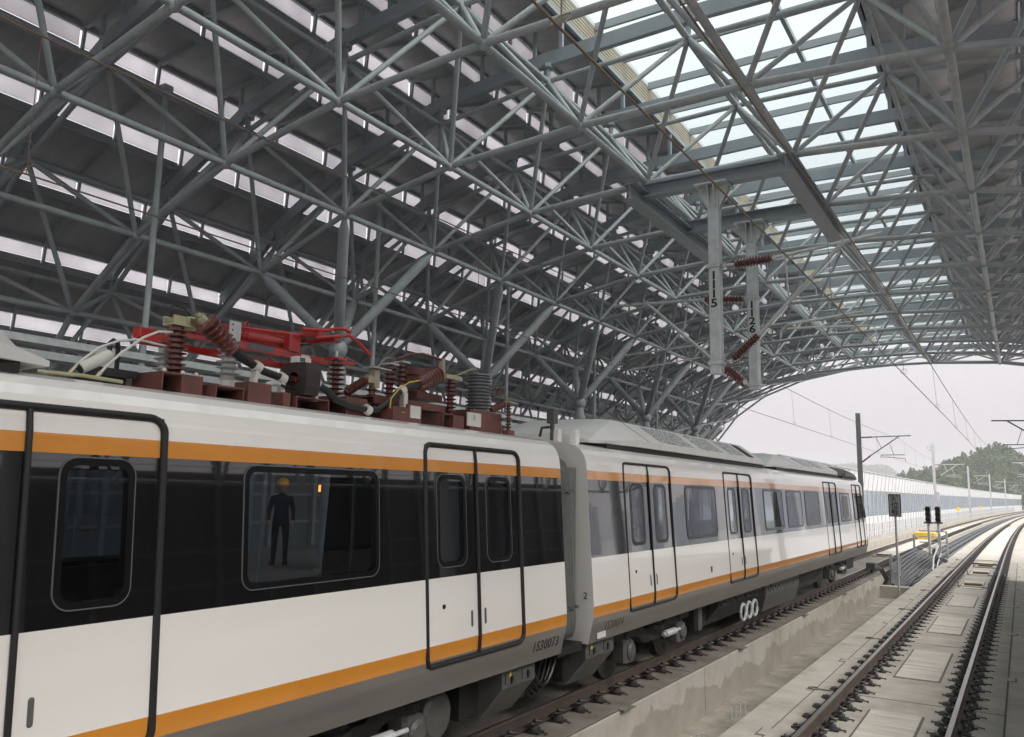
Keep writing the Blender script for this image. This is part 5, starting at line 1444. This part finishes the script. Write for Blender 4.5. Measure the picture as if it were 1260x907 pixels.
# worker on the camera-side platform, mirrored in the near car's window
def person(x, y, z, lab):
    t = thing('person', lab, 'person', (x, y, z))
    navy = mat('workwear_navy', (.02, .025, .04), .8); skinm = mat('skin', (.42, .26, .19), .5); hat = mat('helmet_yellow', (.75, .45, .03), .35)
    V = [(0, 0, .93), (0, 0, 1.12), (0, 0, 1.36), (0, -.005, 1.46), (0, -.01, 1.53),
         (-.10, 0, .88), (-.11, -.01, .50), (-.115, .02, .10), (-.12, -.14, .05),
         (.10, 0, .88), (.12, -.01, .50), (.125, .02, .10), (.14, -.14, .05),
         (-.19, 0, 1.39), (-.25, .01, 1.12), (-.25, -.10, .90), (.19, 0, 1.39), (.25, .01, 1.12), (.25, -.10, .90)]
    E_ = [(0, 1), (1, 2), (2, 3), (3, 4), (0, 5), (5, 6), (6, 7), (7, 8), (0, 9), (9, 10), (10, 11), (11, 12), (2, 13), (13, 14), (14, 15), (2, 16), (16, 17), (17, 18)]
    rad = [(.16, .12), (.145, .11), (.165, .115), (.062, .062), (.055, .055), (.095, .1), (.068, .07), (.048, .05), (.04, .03), (.095, .1), (.068, .07), (.048, .05), (.04, .03), (.065, .065), (.05, .05), (.036, .036), (.065, .065), (.05, .05), (.036, .036)]
    me = D.meshes.new('body'); me.from_pydata(V, E_, []); me.materials.append(navy)
    o = D.objects.new('body', me); COL.objects.link(o)
    md = o.modifiers.new('skin', 'SKIN')
    for sv, rr in zip(me.skin_vertices[0].data, rad): sv.radius = rr
    me.skin_vertices[0].data[0].use_root = True
    o.modifiers.new('sub', 'SUBSURF').levels = 2
    bpy.context.view_layer.update()
    m2 = D.meshes.new_from_object(o.evaluated_get(bpy.context.evaluated_depsgraph_get()))
    D.objects.remove(o)
    m2.materials.clear(); m2.materials.append(navy); shade(m2, 3)
    rot = Matrix.Rotation(math.radians(48), 3, 'Z').to_quaternion()
    M_ = Matrix.LocRotScale(Vector((x, y, z)), rot, Vector((1, 1, 1)))
    def put(name, mb, par, sm=1.): 
        mb.v = [tuple(M_ @ Vector(p)) for p in mb.v]; return mb.build(name, par, smooth=sm)
    place('body', m2, (x, y, z), t, rot=rot, scale=(1, 1, 1))
    b = MB()
    b.lathe((0, -.015, 1.50), (0, -.015, 1.76), [(0, .05), (.12, .075), (.3, .09), (.55, .102), (.8, .09), (.95, .05), (1, .015)], skinm, 16)
    b.lathe((0, -.10, 1.60), (0, -.135, 1.595), [(0, .02), (1, .01)], skinm, 8)
    for s in (-1, 1):
        b.lathe((s*.10, 0, 1.60), (s*.115, 0, 1.60), [(0, .03), (1, .018)], skinm, 8); b.lathe((s*.036, -.098, 1.635), (s*.036, -.108, 1.635), [(0, .014), (1, .008)], inkm, 8)
    b.cbox((0, -.10, 1.555), (.05, .012, .01), boxred)
    head = put('head', b, t)
    b = MB(); b.lathe((0, -.01, 1.66), (0, -.01, 1.83), [(0, .155), (.06, .155), (.07, .13), (.5, .125), (.8, .09), (1, .02)], hat, 20); put('helmet', b, t)
    for s in (-1, 1):
        b = MB(); c = Vector((s*.25, -.115, .86))
        b.tube([c+Vector((0, .02, .06)), c, c+Vector((0, -.01, -.06))], .03, skinm, 8, radii=[.03, .042, .035])
        for f in range(4):
            e = c+Vector((s*.004, -.035+.022*f-.01, -.055)); b.tube([e, e+Vector((0, -.004, -.045)), e+Vector((-s*.012, -.012, -.08-.006*(f in (1, 2)))) ], .0085, skinm, 6)
        e = c+Vector((-s*.01, -.045, -.01)); b.tube([e, e+Vector((-s*.01, -.03, -.03)), e+Vector((-s*.012, -.035, -.06))], .010, skinm, 6)
        put('hand', b, t)
        b = MB(); b.bbox(s*.13-.055, s*.13+.055, -.20, .09, 0, .09, inkm, .02); put('boot', b, t)
    return t
person(-13.5, 12.4, 1.12, 'person in yellow hard hat and dark workwear seen through the train window')

# hazy air: one even volume round the whole place
hz = MB(); hz.box(-1200, 1200, -300, 2100, -14.2, 75, white)
h_ = hz.build('haze', center=False)
h_.data.materials.clear()
hm = D.materials.new('haze_air'); hm.use_nodes = True; hn = hm.node_tree.nodes; hn.clear()
ho = hn.new('ShaderNodeOutputMaterial'); hv = hn.new('ShaderNodeVolumePrincipled')
hv.inputs['Color'].default_value = (.93, .94, .97, 1); hv.inputs['Density'].default_value = .0007; hv.inputs['Anisotropy'].default_value = .0
hm.node_tree.links.new(hv.outputs[0], ho.inputs['Volume'])
h_.data.materials.append(hm)
struct(h_, 'thin pale haze filling the air', 'stuff')

lampm = mat('lamp_orange', (.9, .25, .02), .4); lp = lampm.node_tree.nodes['Principled BSDF']; lp.inputs['Emission Color'].default_value = (1, .22, .02, 1); lp.inputs['Emission Strength'].default_value = 3.
t = thing('indicator_lamp', 'small glowing orange lamp seen through the near train window', 'lamp', (-12.5, 12.6, 1.12))
b = MB(); b.lathe((-12.5, 12.62, 1.12), (-12.5, 12.62, 2.66), [(0, .04), (1, .03)], masthd, 8); b.build('pole', t)
b = MB(); b.bbox(-12.6, -12.4, 12.55, 12.69, 2.66, 2.80, lampm, .01); b.build('lamp_box', t)
